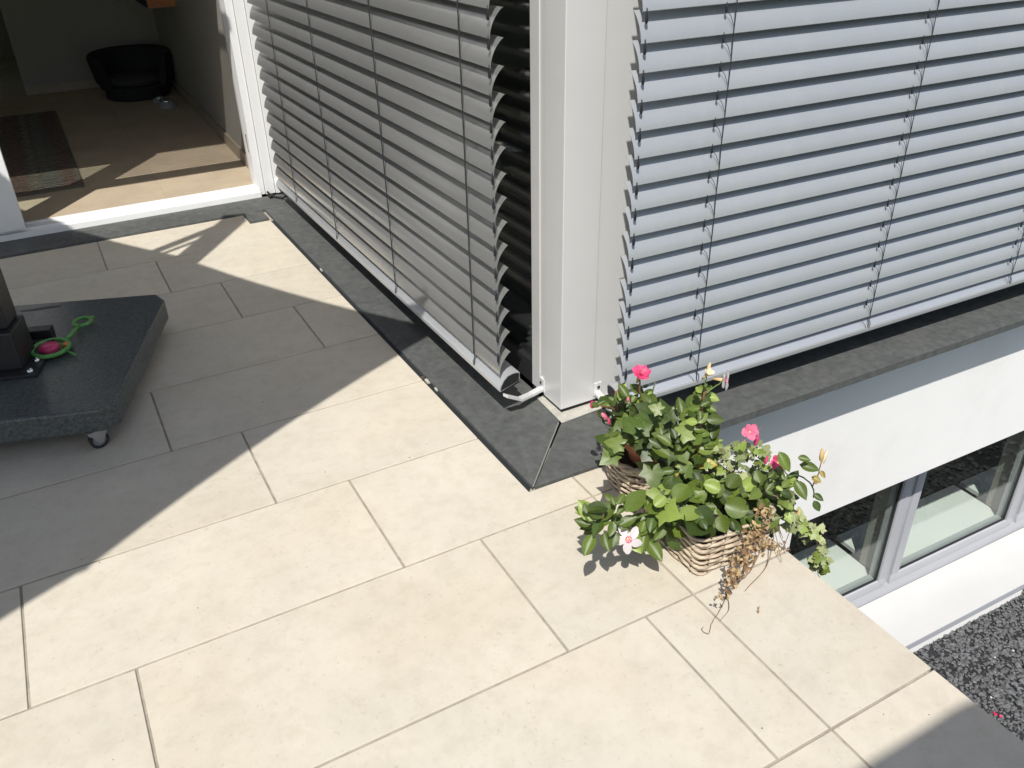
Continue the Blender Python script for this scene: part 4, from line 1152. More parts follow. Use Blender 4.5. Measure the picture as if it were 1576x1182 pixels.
'centre': '''o0,268,-382,160,235,-334,148,-67,-29,68 o3,269,-379,173,323,-391,178,-19,-44,88 o0,288,-359,144,230,-339,146,-15,-51,85 o0,273,-374,170,288,-440,162,-41,-20,89 o1,286,-359,206,255,-318,207,-61,-49,62 o3,274,-371,227,312,-404,232,-41,-35,84 o2,262,-384,233,217,-358,231,-38,-61,69 o2,269,-377,221,314,-387,244,-45,-63,64 o2,281,-362,265,257,-319,248,-72,-14,68 o2,278,-365,270,312,-397,274,-50,-41,76 o2,290,-351,265,258,-331,213,-86,-28,42 o2,288,-355,254,330,-373,265,-45,-70,56 o1,280,-361,316,252,-332,305,-71,-51,48 o0,270,-372,324,304,-393,325,-41,-60,69 o1,279,-364,310,257,-334,320,-10,-38,92 o1,270,-374,312,310,-394,304,-33,-81,48 o0,291,-349,338,276,-320,349,-49,-53,69 o0,259,-384,366,289,-383,385,-40,-64,66 o2,245,-399,380,221,-372,380,-52,-48,71 o1,280,-360,358,308,-386,353,-45,-64,62 o0,303,-342,367,264,-335,365,-16,-81,57 o0,302,-341,377,323,-352,390,-62,-62,48 o0,248,-399,422,225,-378,417,-59,-49,64 o0,265,-380,412,285,-387,424,-56,-50,66 o0,303,-344,417,287,-326,416,-57,-44,69 o1,291,-357,427,308,-372,434,-56,-21,80 o0,294,-356,411,277,-334,417,-38,-50,78 o1,283,-366,431,293,-393,405,-42,-70,58 o0,298,-354,442,280,-340,438,-55,-54,64 o0,298,-355,438,322,-356,441,-10,-83,55 o1,311,-341,426,300,-329,440,-27,-84,48 o1,268,-385,470,278,-383,478,-46,-47,75 o0,284,-384,370,323,-413,370,-47,-63,62 o3,293,-354,260,321,-393,255,-44,-42,79 o2,265,-379,450,263,-354,460,-59,-34,73 o2,298,-352,419,321,-378,414,-35,-49,80 o0,291,-368,394,305,-389,393,-45,-34,83 o0,265,-362,331,289,-383,335,-44,-39,81 o0,395,-298,203,422,-317,218,-61,-31,73 o1,171,-368,317,142,-344,332,-44,-80,42 o1,364,-291,170,408,-272,200,-43,-36,83 o1,254,-311,290,261,-287,313,-53,-49,69 o0,305,-331,320,288,-302,343,-68,-66,33 o0,307,-305,103,260,-280,105,-17,-39,90 o1,213,-363,291,214,-334,309,-63,-41,66 o0,266,-337,330,292,-296,361,-43,-35,83 o0,276,-290,252,273,-251,278,-62,-47,62 o1,273,-306,350,277,-275,380,-31,-65,69 o1,248,-399,255,295,-387,253,7,-11,99 o0,266,-384,247,293,-335,270,-20,-32,93 o0,320,-308,328,361,-282,348,-15,-45,88 o1,227,-303,300,190,-288,306,-24,-79,56 o1,380,-283,225,411,-241,247,-12,-39,91 o1,259,-299,337,238,-270,337,-17,-14,98 o0,278,-325,263,304,-301,294,-49,-46,74 o0,294,-308,348,334,-285,374,-29,-45,84 o1,272,-356,247,275,-312,248,-92,4,38 o1,359,-304,264,388,-301,290,-54,-49,68 o1,286,-370,342,324,-349,367,-30,-47,83 o1,221,-370,311,206,-336,325,-60,-52,61 o0,282,-354,375,309,-314,400,-30,-34,89 o0,335,-313,336,371,-308,372,-50,-63,60 o0,176,-388,328,155,-361,350,-11,-67,74 o0,219,-384,209,185,-381,191,-45,-47,76 o1,331,-303,106,289,-295,88,-43,-34,84 o1,307,-391,305,327,-385,333,-77,-21,60 o0,202,-384,415,211,-359,443,-35,-65,68 o0,331,-363,186,378,-386,174,-6,-56,82 o0,364,-299,199,396,-280,217,-28,-36,89 o1,297,-375,332,334,-377,352,-42,-58,70 o0,385,-305,182,417,-330,201,-57,-10,82 o1,207,-370,292,254,-331,299,26,-46,85 o0,239,-397,313,273,-387,327,-13,-66,74 o0,247,-392,284,255,-358,308,-20,-55,81 o1,283,-302,238,316,-271,275,-44,-45,77 o1,349,-301,84,316,-360,84,-22,11,97 o0,210,-334,249,219,-309,282,-34,-70,62 o0,274,-382,314,277,-351,340,-47,-54,70 o1,198,-376,334,200,-355,357,-26,-70,66 o1,333,-338,219,369,-341,241,-50,-37,79 o1,212,-350,289,227,-309,308,-60,-15,78 o0,280,-320,248,311,-291,268,-15,-47,87 o1,261,-297,332,252,-264,343,-62,-40,68 o1,299,-300,310,326,-303,341,-63,-60,50 o0,204,-350,293,180,-316,298,-39,-38,84 o1,245,-327,329,222,-286,340,-62,-52,59 o0,328,-290,246,347,-265,271,-58,-31,75 o1,320,-311,338,348,-295,378,-43,-70,58 o1,284,-362,184,256,-373,150,-56,-52,65 o0,340,-295,124,298,-305,102,-43,-18,88 o0,265,-384,371,275,-368,395,-43,-65,63 o0,363,-308,236,362,-277,267,-20,-70,69 o0,362,-336,212,382,-370,219,-59,-18,78 o0,172,-393,299,149,-356,313,-22,-47,85 o1,257,-390,219,249,-437,196,-24,-40,88 o1,332,-340,193,343,-320,215,-56,-46,69 o0,290,-387,278,338,-375,303,-25,-60,76 o0,275,-379,353,311,-365,370,-2,-74,67 o1,191,-392,250,151,-373,247,-37,-69,62 o0,292,-381,282,341,-383,295,-25,-50,82 o1,328,-368,186,350,-415,173,-26,-37,89 o1,309,-375,281,325,-358,309,-55,-54,64 o0,257,-293,298,245,-262,308,-38,-40,83 o1,332,-318,317,390,-324,323,-15,-56,82 o1,252,-319,200,222,-282,204,-54,-52,66 o1,256,-304,284,254,-261,305,-38,-43,82 o1,265,-365,351,278,-336,373,5,-61,79 o0,211,-370,289,245,-366,309,-40,-49,77''',
'varieg': '''i2,414,-389,115,405,-401,107,-47,-21,86 i2,515,-308,142,514,-324,120,-61,-62,49 i4,395,-417,150,402,-410,168,-49,-72,50 i4,327,-424,169,317,-445,155,-56,-26,79 i5,420,-362,121,435,-376,122,-21,-20,96 i4,622,-322,18,632,-318,41,-81,-42,42 i4,368,-382,117,367,-364,119,-57,-13,81 i4,449,-375,230,452,-395,226,-58,-29,76 i4,373,-418,120,371,-392,126,-99,-10,8 i4,556,-306,137,546,-328,131,-34,-9,94 i4,312,-438,179,308,-427,188,-32,-67,67 i5,530,-363,169,545,-358,135,-54,-76,-36 i4,291,-425,293,298,-420,310,-66,-61,44 i4,456,-417,105,447,-422,91,-47,-68,56 i2,385,-357,232,369,-350,231,-23,-44,87 i4,394,-394,143,377,-393,127,-57,-55,61 i4,344,-423,198,333,-429,183,-65,-39,66 i4,479,-339,189,451,-351,183,28,-83,48 i4,374,-443,155,386,-426,162,-35,-14,93 i5,391,-420,158,364,-414,171,36,-24,90 i5,510,-333,71,487,-342,58,-50,2,86 i4,514,-406,87,529,-398,103,-62,-25,74 i4,530,-336,129,511,-327,126,-38,-53,76 i4,582,-354,107,573,-385,99,-65,-2,76 i4,429,-316,133,447,-316,143,-47,-41,78 i2,386,-429,263,366,-419,271,-22,-83,52 i4,572,-367,94,585,-387,85,-42,-59,69 i2,349,-449,313,359,-460,290,-13,-91,39 i5,402,-363,163,421,-368,174,-50,-70,51 i4,439,-307,77,417,-296,80,-13,-50,86 i5,561,-311,4,537,-314,1,-11,-19,98 i2,513,-310,16,535,-283,26,-49,8,87 i2,330,-425,164,350,-425,173,-36,-39,85 i5,421,-432,121,415,-452,112,24,-47,85 i4,404,-373,160,428,-375,161,-1,19,98 i5,391,-391,254,420,-395,251,-5,-64,77 i4,495,-334,45,510,-334,56,-22,-93,30 i2,475,-354,77,493,-351,83,-6,-75,66 i5,524,-328,61,525,-346,99,-98,18,11 i5,376,-351,107,352,-357,98,-18,-51,84 i5,412,-320,156,410,-294,161,-32,-20,92 i2,407,-447,115,397,-447,100,-84,1,54 i2,501,-393,187,488,-407,176,-21,-50,84 i2,480,-376,203,486,-391,193,-1,-56,83 i4,440,-367,118,455,-374,106,18,-77,62 i5,527,-381,164,541,-360,174,-46,-13,88 i2,549,-324,143,536,-301,145,-61,-41,68 i4,532,-324,27,527,-339,18,-27,-41,87 i4,479,-314,179,483,-287,173,-45,26,86 i5,363,-377,236,355,-362,242,-57,-58,58 i2,402,-361,196,388,-341,194,-23,-3,97 i5,362,-391,220,378,-378,232,-57,-12,81 i5,483,-402,80,494,-418,75,-63,-60,49 i5,460,-349,155,482,-325,165,-16,-22,96 i5,315,-420,165,296,-409,161,-50,-61,61 i4,399,-362,216,400,-344,220,-82,-7,57 i5,448,-386,143,474,-395,146,-26,-52,81 i2,442,-448,256,421,-451,257,8,-21,97 i5,399,-408,96,387,-419,79,-40,-64,66 i4,376,-379,128,396,-377,136,-32,-39,86 i2,430,-416,104,402,-408,109,-6,-64,77 i4,374,-410,254,380,-422,244,-24,-71,66 i5,516,-361,101,530,-321,84,-4,40,92 i4,437,-358,73,439,-344,89,-45,-63,63 i4,374,-356,176,359,-340,184,-36,-68,64 i4,520,-378,100,516,-395,94,1,-33,94 i4,513,-373,75,490,-373,73,-8,-50,86 i5,545,-380,60,569,-385,59,-18,-87,46 i5,415,-384,195,445,-383,203,-18,-56,81 i4,384,-443,206,367,-456,189,-39,-49,78 i4,455,-337,41,422,-336,38,-7,-55,83 i4,337,-386,185,331,-398,170,-76,-34,56 i2,446,-368,66,456,-383,62,-32,-43,84 i4,347,-439,166,357,-427,179,-46,-42,78 i5,470,-422,171,477,-403,183,-48,-32,81 i4,502,-424,176,493,-431,149,-52,-76,39 i4,455,-369,211,435,-375,201,-19,-62,76 i2,569,-353,60,558,-332,72,-10,-55,83 i5,362,-448,229,376,-459,239,-49,16,86 i4,377,-402,132,367,-407,117,-84,1,54 i5,471,-419,204,479,-403,224,-50,-58,65 i4,324,-430,157,338,-433,165,-52,1,86 i4,580,-323,28,555,-316,23,-27,-32,91 i4,495,-388,105,517,-397,106,-22,-44,87 i2,331,-396,218,328,-390,196,-91,-42,3 i2,393,-426,139,383,-416,130,-69,-6,72 i4,541,-365,103,533,-373,89,-38,-68,63 i4,373,-432,126,352,-444,120,4,-50,86 i5,456,-439,109,460,-461,102,-55,-33,77 i5,497,-358,175,515,-377,180,-71,-51,48 i4,344,-381,140,354,-404,140,-7,-5,100 i2,335,-420,219,310,-422,211,-25,-29,92 i4,613,-300,70,629,-314,91,-84,-43,34 i5,489,-430,103,504,-447,91,-16,-66,74 i4,350,-408,169,350,-424,155,3,-65,76 i5,556,-315,83,549,-332,69,-36,-48,80 i5,485,-434,177,495,-452,185,-65,-6,76 i4,542,-353,112,540,-372,105,-31,-33,89 i5,382,-386,169,394,-384,182,-60,-43,68 i4,400,-347,211,403,-373,205,-28,-23,93 i2,534,-344,25,541,-372,20,-75,-29,60 i5,477,-356,156,470,-328,155,-83,-18,53 i5,385,-399,194,411,-405,195,-19,-72,67 i2,372,-359,190,354,-344,198,-18,-63,76 i2,544,-394,88,562,-409,83,-3,-39,92 i5,523,-349,180,539,-346,196,-36,-79,49 i4,348,-376,160,364,-372,178,-46,-69,56 i4,487,-379,178,470,-371,191,3,-84,54 i4,364,-396,199,394,-384,203,9,-50,86 i4,315,-429,168,320,-449,173,-2,21,98 i2,274,-427,243,279,-407,254,-54,-32,78 i4,497,-366,29,524,-362,27,15,-78,61 i2,429,-426,151,426,-451,141,-17,-33,93 i4,395,-392,194,389,-381,204,-23,-70,67 i5,404,-323,85,392,-312,96,-25,-79,56 i2,530,-352,120,543,-365,109,-22,-74,63 i5,555,-381,119,544,-390,98,-23,-84,49 i2,475,-358,76,486,-369,88,-82,-32,47 i5,491,-401,106,508,-414,115,-24,27,93 i5,355,-433,261,357,-463,273,-46,31,83 i4,491,-401,205,515,-396,218,-40,-34,85 i2,450,-306,166,437,-315,157,-25,-50,83 i4,512,-405,107,494,-415,93,-22,-63,74 i4,345,-443,231,329,-433,229,-55,-78,29 i5,343,-383,241,368,-344,228,12,25,96 i2,438,-438,203,447,-419,206,-23,-5,97 i2,406,-379,170,383,-392,160,16,-77,62 i5,476,-302,151,496,-284,166,-30,-40,87 i4,355,-364,127,368,-358,151,-85,-16,50 i4,364,-382,240,356,-368,244,-89,-45,-12 i4,486,-442,89,495,-417,97,-68,1,73 i2,471,-437,137,477,-437,157,-64,-74,20 i5,551,-395,-18,569,-411,-26,-16,-62,77 i5,387,-470,150,366,-455,159,-10,-61,79 i2,372,-457,164,350,-455,152,-48,-34,81 i4,482,-355,37,457,-374,34,-10,-3,100 i5,456,-377,103,456,-364,120,-58,-65,50 i4,484,-358,85,474,-340,106,-42,-77,48 i5,381,-423,119,401,-430,114,6,-39,92 i2,447,-424,82,463,-416,90,-25,-39,89 i4,553,-418,0,534,-413,-12,-55,-53,65 i2,567,-405,26,530,-405,28,3,-44,90 i4,480,-424,116,480,-431,99,-41,-84,36 i5,471,-417,42,504,-417,44,-5,0,100 i2,366,-468,122,385,-468,134,-32,-79,52 i2,498,-381,27,480,-386,12,-63,44,63 i5,569,-366,-55,568,-395,-56,-85,1,53 i4,459,-464,85,454,-487,78,-52,-16,84 i5,453,-362,59,464,-380,82,-91,-5,42 i2,455,-428,121,461,-445,117,-65,-39,65 i2,574,-370,18,562,-380,5,-46,-45,76 i2,497,-433,73,510,-413,81,-35,-12,93 i2,592,-376,5,582,-395,-1,-54,1,84 i4,546,-376,50,530,-367,38,-61,-1,79 i5,430,-425,53,443,-409,62,-4,-49,87 i4,499,-451,127,481,-467,123,-14,-11,98 i5,431,-447,134,446,-450,152,-77,-30,56 i4,409,-448,107,424,-465,119,-74,-22,63 i4,532,-366,9,514,-363,2,-33,-59,74 i2,636,-361,-58,631,-384,-73,-45,-41,80 i4,446,-376,48,457,-392,33,-68,-68,28 i4,395,-469,123,374,-459,141,-42,-91,1 i5,441,-465,148,414,-464,154,-4,-99,14 i4,579,-368,-31,565,-382,-43,11,-70,71 i4,528,-364,-37,505,-363,-46,-36,-41,84 i2,516,-425,4,516,-437,-12,27,-77,58 i5,569,-419,42,581,-441,48,-64,-12,76 i5,352,-453,177,337,-494,192,-85,42,32 i5,474,-363,24,482,-348,45,-66,-44,61 i5,490,-417,54,509,-436,55,-59,-51,63 i2,543,-410,50,566,-397,61,-28,-27,92 i5,451,-434,97,460,-450,108,-91,-39,10 i2,444,-448,158,465,-442,169,-41,-24,88 i5,411,-410,118,438,-406,127,-22,-45,87 i2,592,-397,24,593,-381,36,-21,-56,80 i5,393,-455,148,407,-458,171,-71,52,48 i5,560,-363,-44,534,-387,-53,36,-64,67 i4,438,-466,160,463,-472,153,-8,-86,50 i4,573,-372,-35,585,-386,-34,-51,-41,76 i4,521,-353,50,506,-368,38,-36,-32,88 i2,581,-400,33,554,-407,26,-16,-30,94 i4,451,-386,113,458,-392,129,-90,-38,22 i2,414,-454,137,412,-430,116,-79,36,50 i2,466,-429,76,486,-415,92,-42,-36,83 i4,520,-418,79,515,-387,66,-80,12,59 i5,572,-351,8,584,-361,-20,-12,-95,27 i5,503,-436,119,486,-449,103,-19,-64,74 i2,440,-407,123,442,-390,136,-67,-38,64 i2,496,-377,64,492,-360,74,-55,-56,62 i2,506,-386,-6,514,-404,-15,-48,-56,68 i2,400,-434,115,384,-451,105,-56,4,83 i2,388,-450,101,386,-433,110,-44,-48,76 i5,577,-369,29,574,-350,39,-73,-42,54 i2,341,-462,148,344,-472,127,-20,-89,41 i2,639,-350,-77,621,-343,-44,22,-92,32 i5,573,-386,-14,584,-408,-25,-9,-47,88 i5,427,-411,92,421,-397,101,-58,-61,54 i4,539,-352,65,547,-376,85,-96,-23,13 i4,485,-470,134,499,-430,122,-39,39,84 i2,397,-438,86,385,-417,65,-91,-33,24''',
'right': '''o0,413,-519,306,415,-565,270,-59,-52,62 o0,487,-518,260,505,-541,262,-56,-37,74 o0,505,-513,228,538,-554,226,-54,-47,70 o3,631,-484,143,630,-501,131,-66,-39,64 o1,449,-488,220,462,-503,219,-52,-51,69 o1,449,-515,225,448,-494,234,-48,-36,80 o0,511,-503,167,512,-549,141,-42,-46,78 o1,619,-491,48,622,-519,21,-50,-63,59 o1,623,-483,65,633,-507,57,-58,-48,66 o3,558,-516,170,571,-543,163,-42,-40,82 o0,421,-507,204,394,-516,189,-23,-57,79 o2,445,-501,171,455,-525,167,-48,-33,81 o0,395,-515,228,410,-518,237,-54,-41,74 o0,396,-514,186,407,-532,181,-51,-47,72 o1,505,-505,154,518,-499,168,-47,-55,69 o0,457,-490,201,464,-513,194,-50,-41,77 o0,425,-504,229,448,-515,234,-38,-50,78 o0,467,-502,159,500,-510,164,-25,-73,63 o0,381,-517,169,375,-540,138,-64,-55,54 o2,483,-488,122,490,-512,111,-40,-49,78 o2,484,-502,161,517,-506,165,-17,-54,82 o1,399,-519,217,423,-509,241,-57,-38,72 o0,468,-487,159,499,-466,186,-50,-30,81 o2,465,-462,96,433,-476,69,-36,-57,74 o2,460,-508,167,494,-506,184,-35,-52,78 o2,496,-489,168,523,-504,171,-34,-45,83 o1,505,-460,123,530,-448,144,-8,-82,57 o0,494,-453,107,497,-422,120,-58,-26,78 o2,494,-455,101,500,-432,123,-43,-57,70 o1,419,-512,135,387,-501,110,-55,-76,35 o0,393,-493,197,400,-471,218,-61,-42,67 o1,407,-513,222,429,-524,229,-43,-35,83 o0,426,-476,156,442,-429,168,-46,-8,88 o0,432,-469,179,424,-440,184,-68,-32,66 o2,369,-515,201,330,-532,204,29,-53,80 o2,413,-475,153,418,-433,168,-60,-21,77 o1,446,-518,164,472,-545,156,-33,-55,77 o2,486,-472,111,527,-459,123,-12,-45,88 o2,467,-508,119,489,-538,102,-25,-61,76 o0,504,-463,132,541,-485,142,-44,-36,82 o2,481,-490,151,502,-498,161,-53,-51,68 o2,441,-472,204,438,-446,214,-44,-39,81 o0,497,-474,85,515,-512,80,-37,-31,87 o2,534,-452,112,571,-444,131,-24,-63,74 o0,532,-465,84,527,-498,59,-26,-56,78 o2,469,-472,163,496,-456,193,-75,6,66 o1,521,-481,135,552,-469,161,-60,-17,79 o2,524,-470,75,546,-495,70,-14,-32,94 o2,474,-458,130,477,-437,154,-70,-48,53 o0,516,-477,96,541,-501,97,-56,-55,62 o1,420,-464,142,400,-448,146,-29,-56,78''',
'trail': '''i4,473,-515,134,494,-506,143,-10,-61,78 i4,491,-495,106,480,-476,104,-71,-34,62 i4,460,-508,127,458,-524,119,-73,-25,64 i5,480,-504,127,483,-529,152,-92,22,31 i4,484,-526,122,492,-534,133,-86,-37,35 i2,478,-490,95,493,-502,108,-75,-43,50 i5,460,-516,121,450,-531,114,-16,-36,92 i4,476,-524,138,497,-519,149,-26,-61,75 i2,463,-512,140,454,-537,130,-69,-4,72 i4,519,-499,33,504,-486,27,-69,-55,47 i2,531,-508,50,526,-522,32,-52,-58,63 i2,526,-511,50,506,-508,45,-25,-79,56 i5,502,-504,46,523,-504,55,-34,-51,79 i2,498,-516,84,485,-515,74,-58,-50,64 i4,487,-528,84,483,-550,72,-54,-30,79 i5,514,-501,73,523,-501,90,-79,-44,42 i4,556,-497,30,538,-481,26,-59,-50,64 i2,477,-526,85,475,-547,68,-57,-48,66 i4,535,-520,6,545,-531,12,-61,-15,78 i4,550,-498,11,533,-491,10,-30,-74,61 i2,518,-519,37,526,-495,36,-11,6,99 i5,516,-517,17,490,-503,23,-28,-78,57 i2,521,-507,40,503,-500,32,-49,-54,68 i4,569,-505,-7,604,-490,-5,6,-29,96 i2,566,-506,-11,591,-487,3,-40,-15,90 i4,536,-493,-3,517,-506,-8,33,-69,65 i5,535,-519,8,509,-514,1,-28,-78,56 i5,629,-497,-45,614,-484,-39,-2,-42,91 i4,561,-521,-15,581,-518,-14,7,-85,52 i2,600,-516,-40,609,-538,-48,-46,-45,76 i4,602,-504,-30,614,-507,-18,-69,-46,56 i4,572,-513,-31,586,-504,-20,-41,-42,81 i2,539,-523,8,559,-538,1,-14,-58,80 i4,584,-502,-37,606,-511,-36,6,33,94 i4,583,-511,-36,559,-512,-44,-33,-13,94 i4,616,-508,-38,630,-507,-24,-56,-55,61 i4,612,-516,-49,641,-508,-44,2,-54,84 i2,622,-504,-48,588,-499,-50,-14,-38,91 i4,614,-496,-86,611,-501,-111,-68,-70,22 i4,634,-502,-72,626,-506,-87,-62,-59,52 i4,625,-503,-96,636,-488,-87,-71,10,70 i4,645,-509,-85,663,-528,-89,-26,-43,86 i4,612,-502,-55,620,-529,-58,-17,-18,97 i4,629,-510,-83,654,-492,-69,-30,-29,91 i4,648,-511,-66,664,-504,-42,-44,-74,51 i2,652,-525,-131,643,-507,-147,-58,37,72 i4,656,-528,-100,653,-506,-90,-76,-36,54 i4,648,-516,-127,664,-521,-118,-50,-29,81 i4,685,-519,-148,681,-495,-163,-96,4,29 i5,691,-504,-148,668,-513,-168,-48,-44,76 i2,686,-495,-166,716,-484,-161,-17,1,99 i5,670,-522,-116,659,-506,-121,-77,-41,49 i5,651,-518,-141,636,-518,-168,-85,-26,46 i4,708,-490,-185,691,-474,-194,-55,-9,83 i5,655,-518,-188,671,-502,-179,-43,-6,90 i2,628,-523,-151,647,-536,-144,-41,-8,91 i4,707,-502,-202,724,-520,-206,-52,-61,60 i4,711,-491,-207,734,-500,-214,12,-43,89 i5,658,-502,-193,661,-470,-194,-64,8,76 i2,680,-513,-199,679,-498,-189,-40,-56,73 i4,659,-524,-161,665,-540,-166,-50,-42,76 i2,714,-504,-228,711,-501,-268,-80,-60,2 i4,694,-521,-180,700,-540,-179,-84,-26,47 i4,677,-497,-241,683,-476,-224,-32,-54,78 i4,632,-526,-170,647,-535,-172,-16,-48,86 i4,667,-517,-183,672,-539,-194,-18,-46,87 i2,679,-513,-210,701,-521,-198,-48,4,88 i5,709,-490,-222,673,-493,-227,-8,-48,87 i4,667,-505,-218,681,-508,-193,-81,-40,42 i4,670,-513,-184,655,-495,-183,-75,-62,24 i4,648,-522,-160,621,-510,-159,-10,-27,96 i2,646,-510,-194,648,-504,-176,-59,-74,33 i2,694,-504,-227,688,-478,-222,-22,-24,95 i2,637,-539,-153,664,-541,-141,-39,-35,85 i4,674,-529,-147,678,-501,-141,-27,-19,94 i4,562,-501,5,583,-478,33,-9,-74,67 i2,663,-507,-152,665,-527,-167,-55,-51,66''',
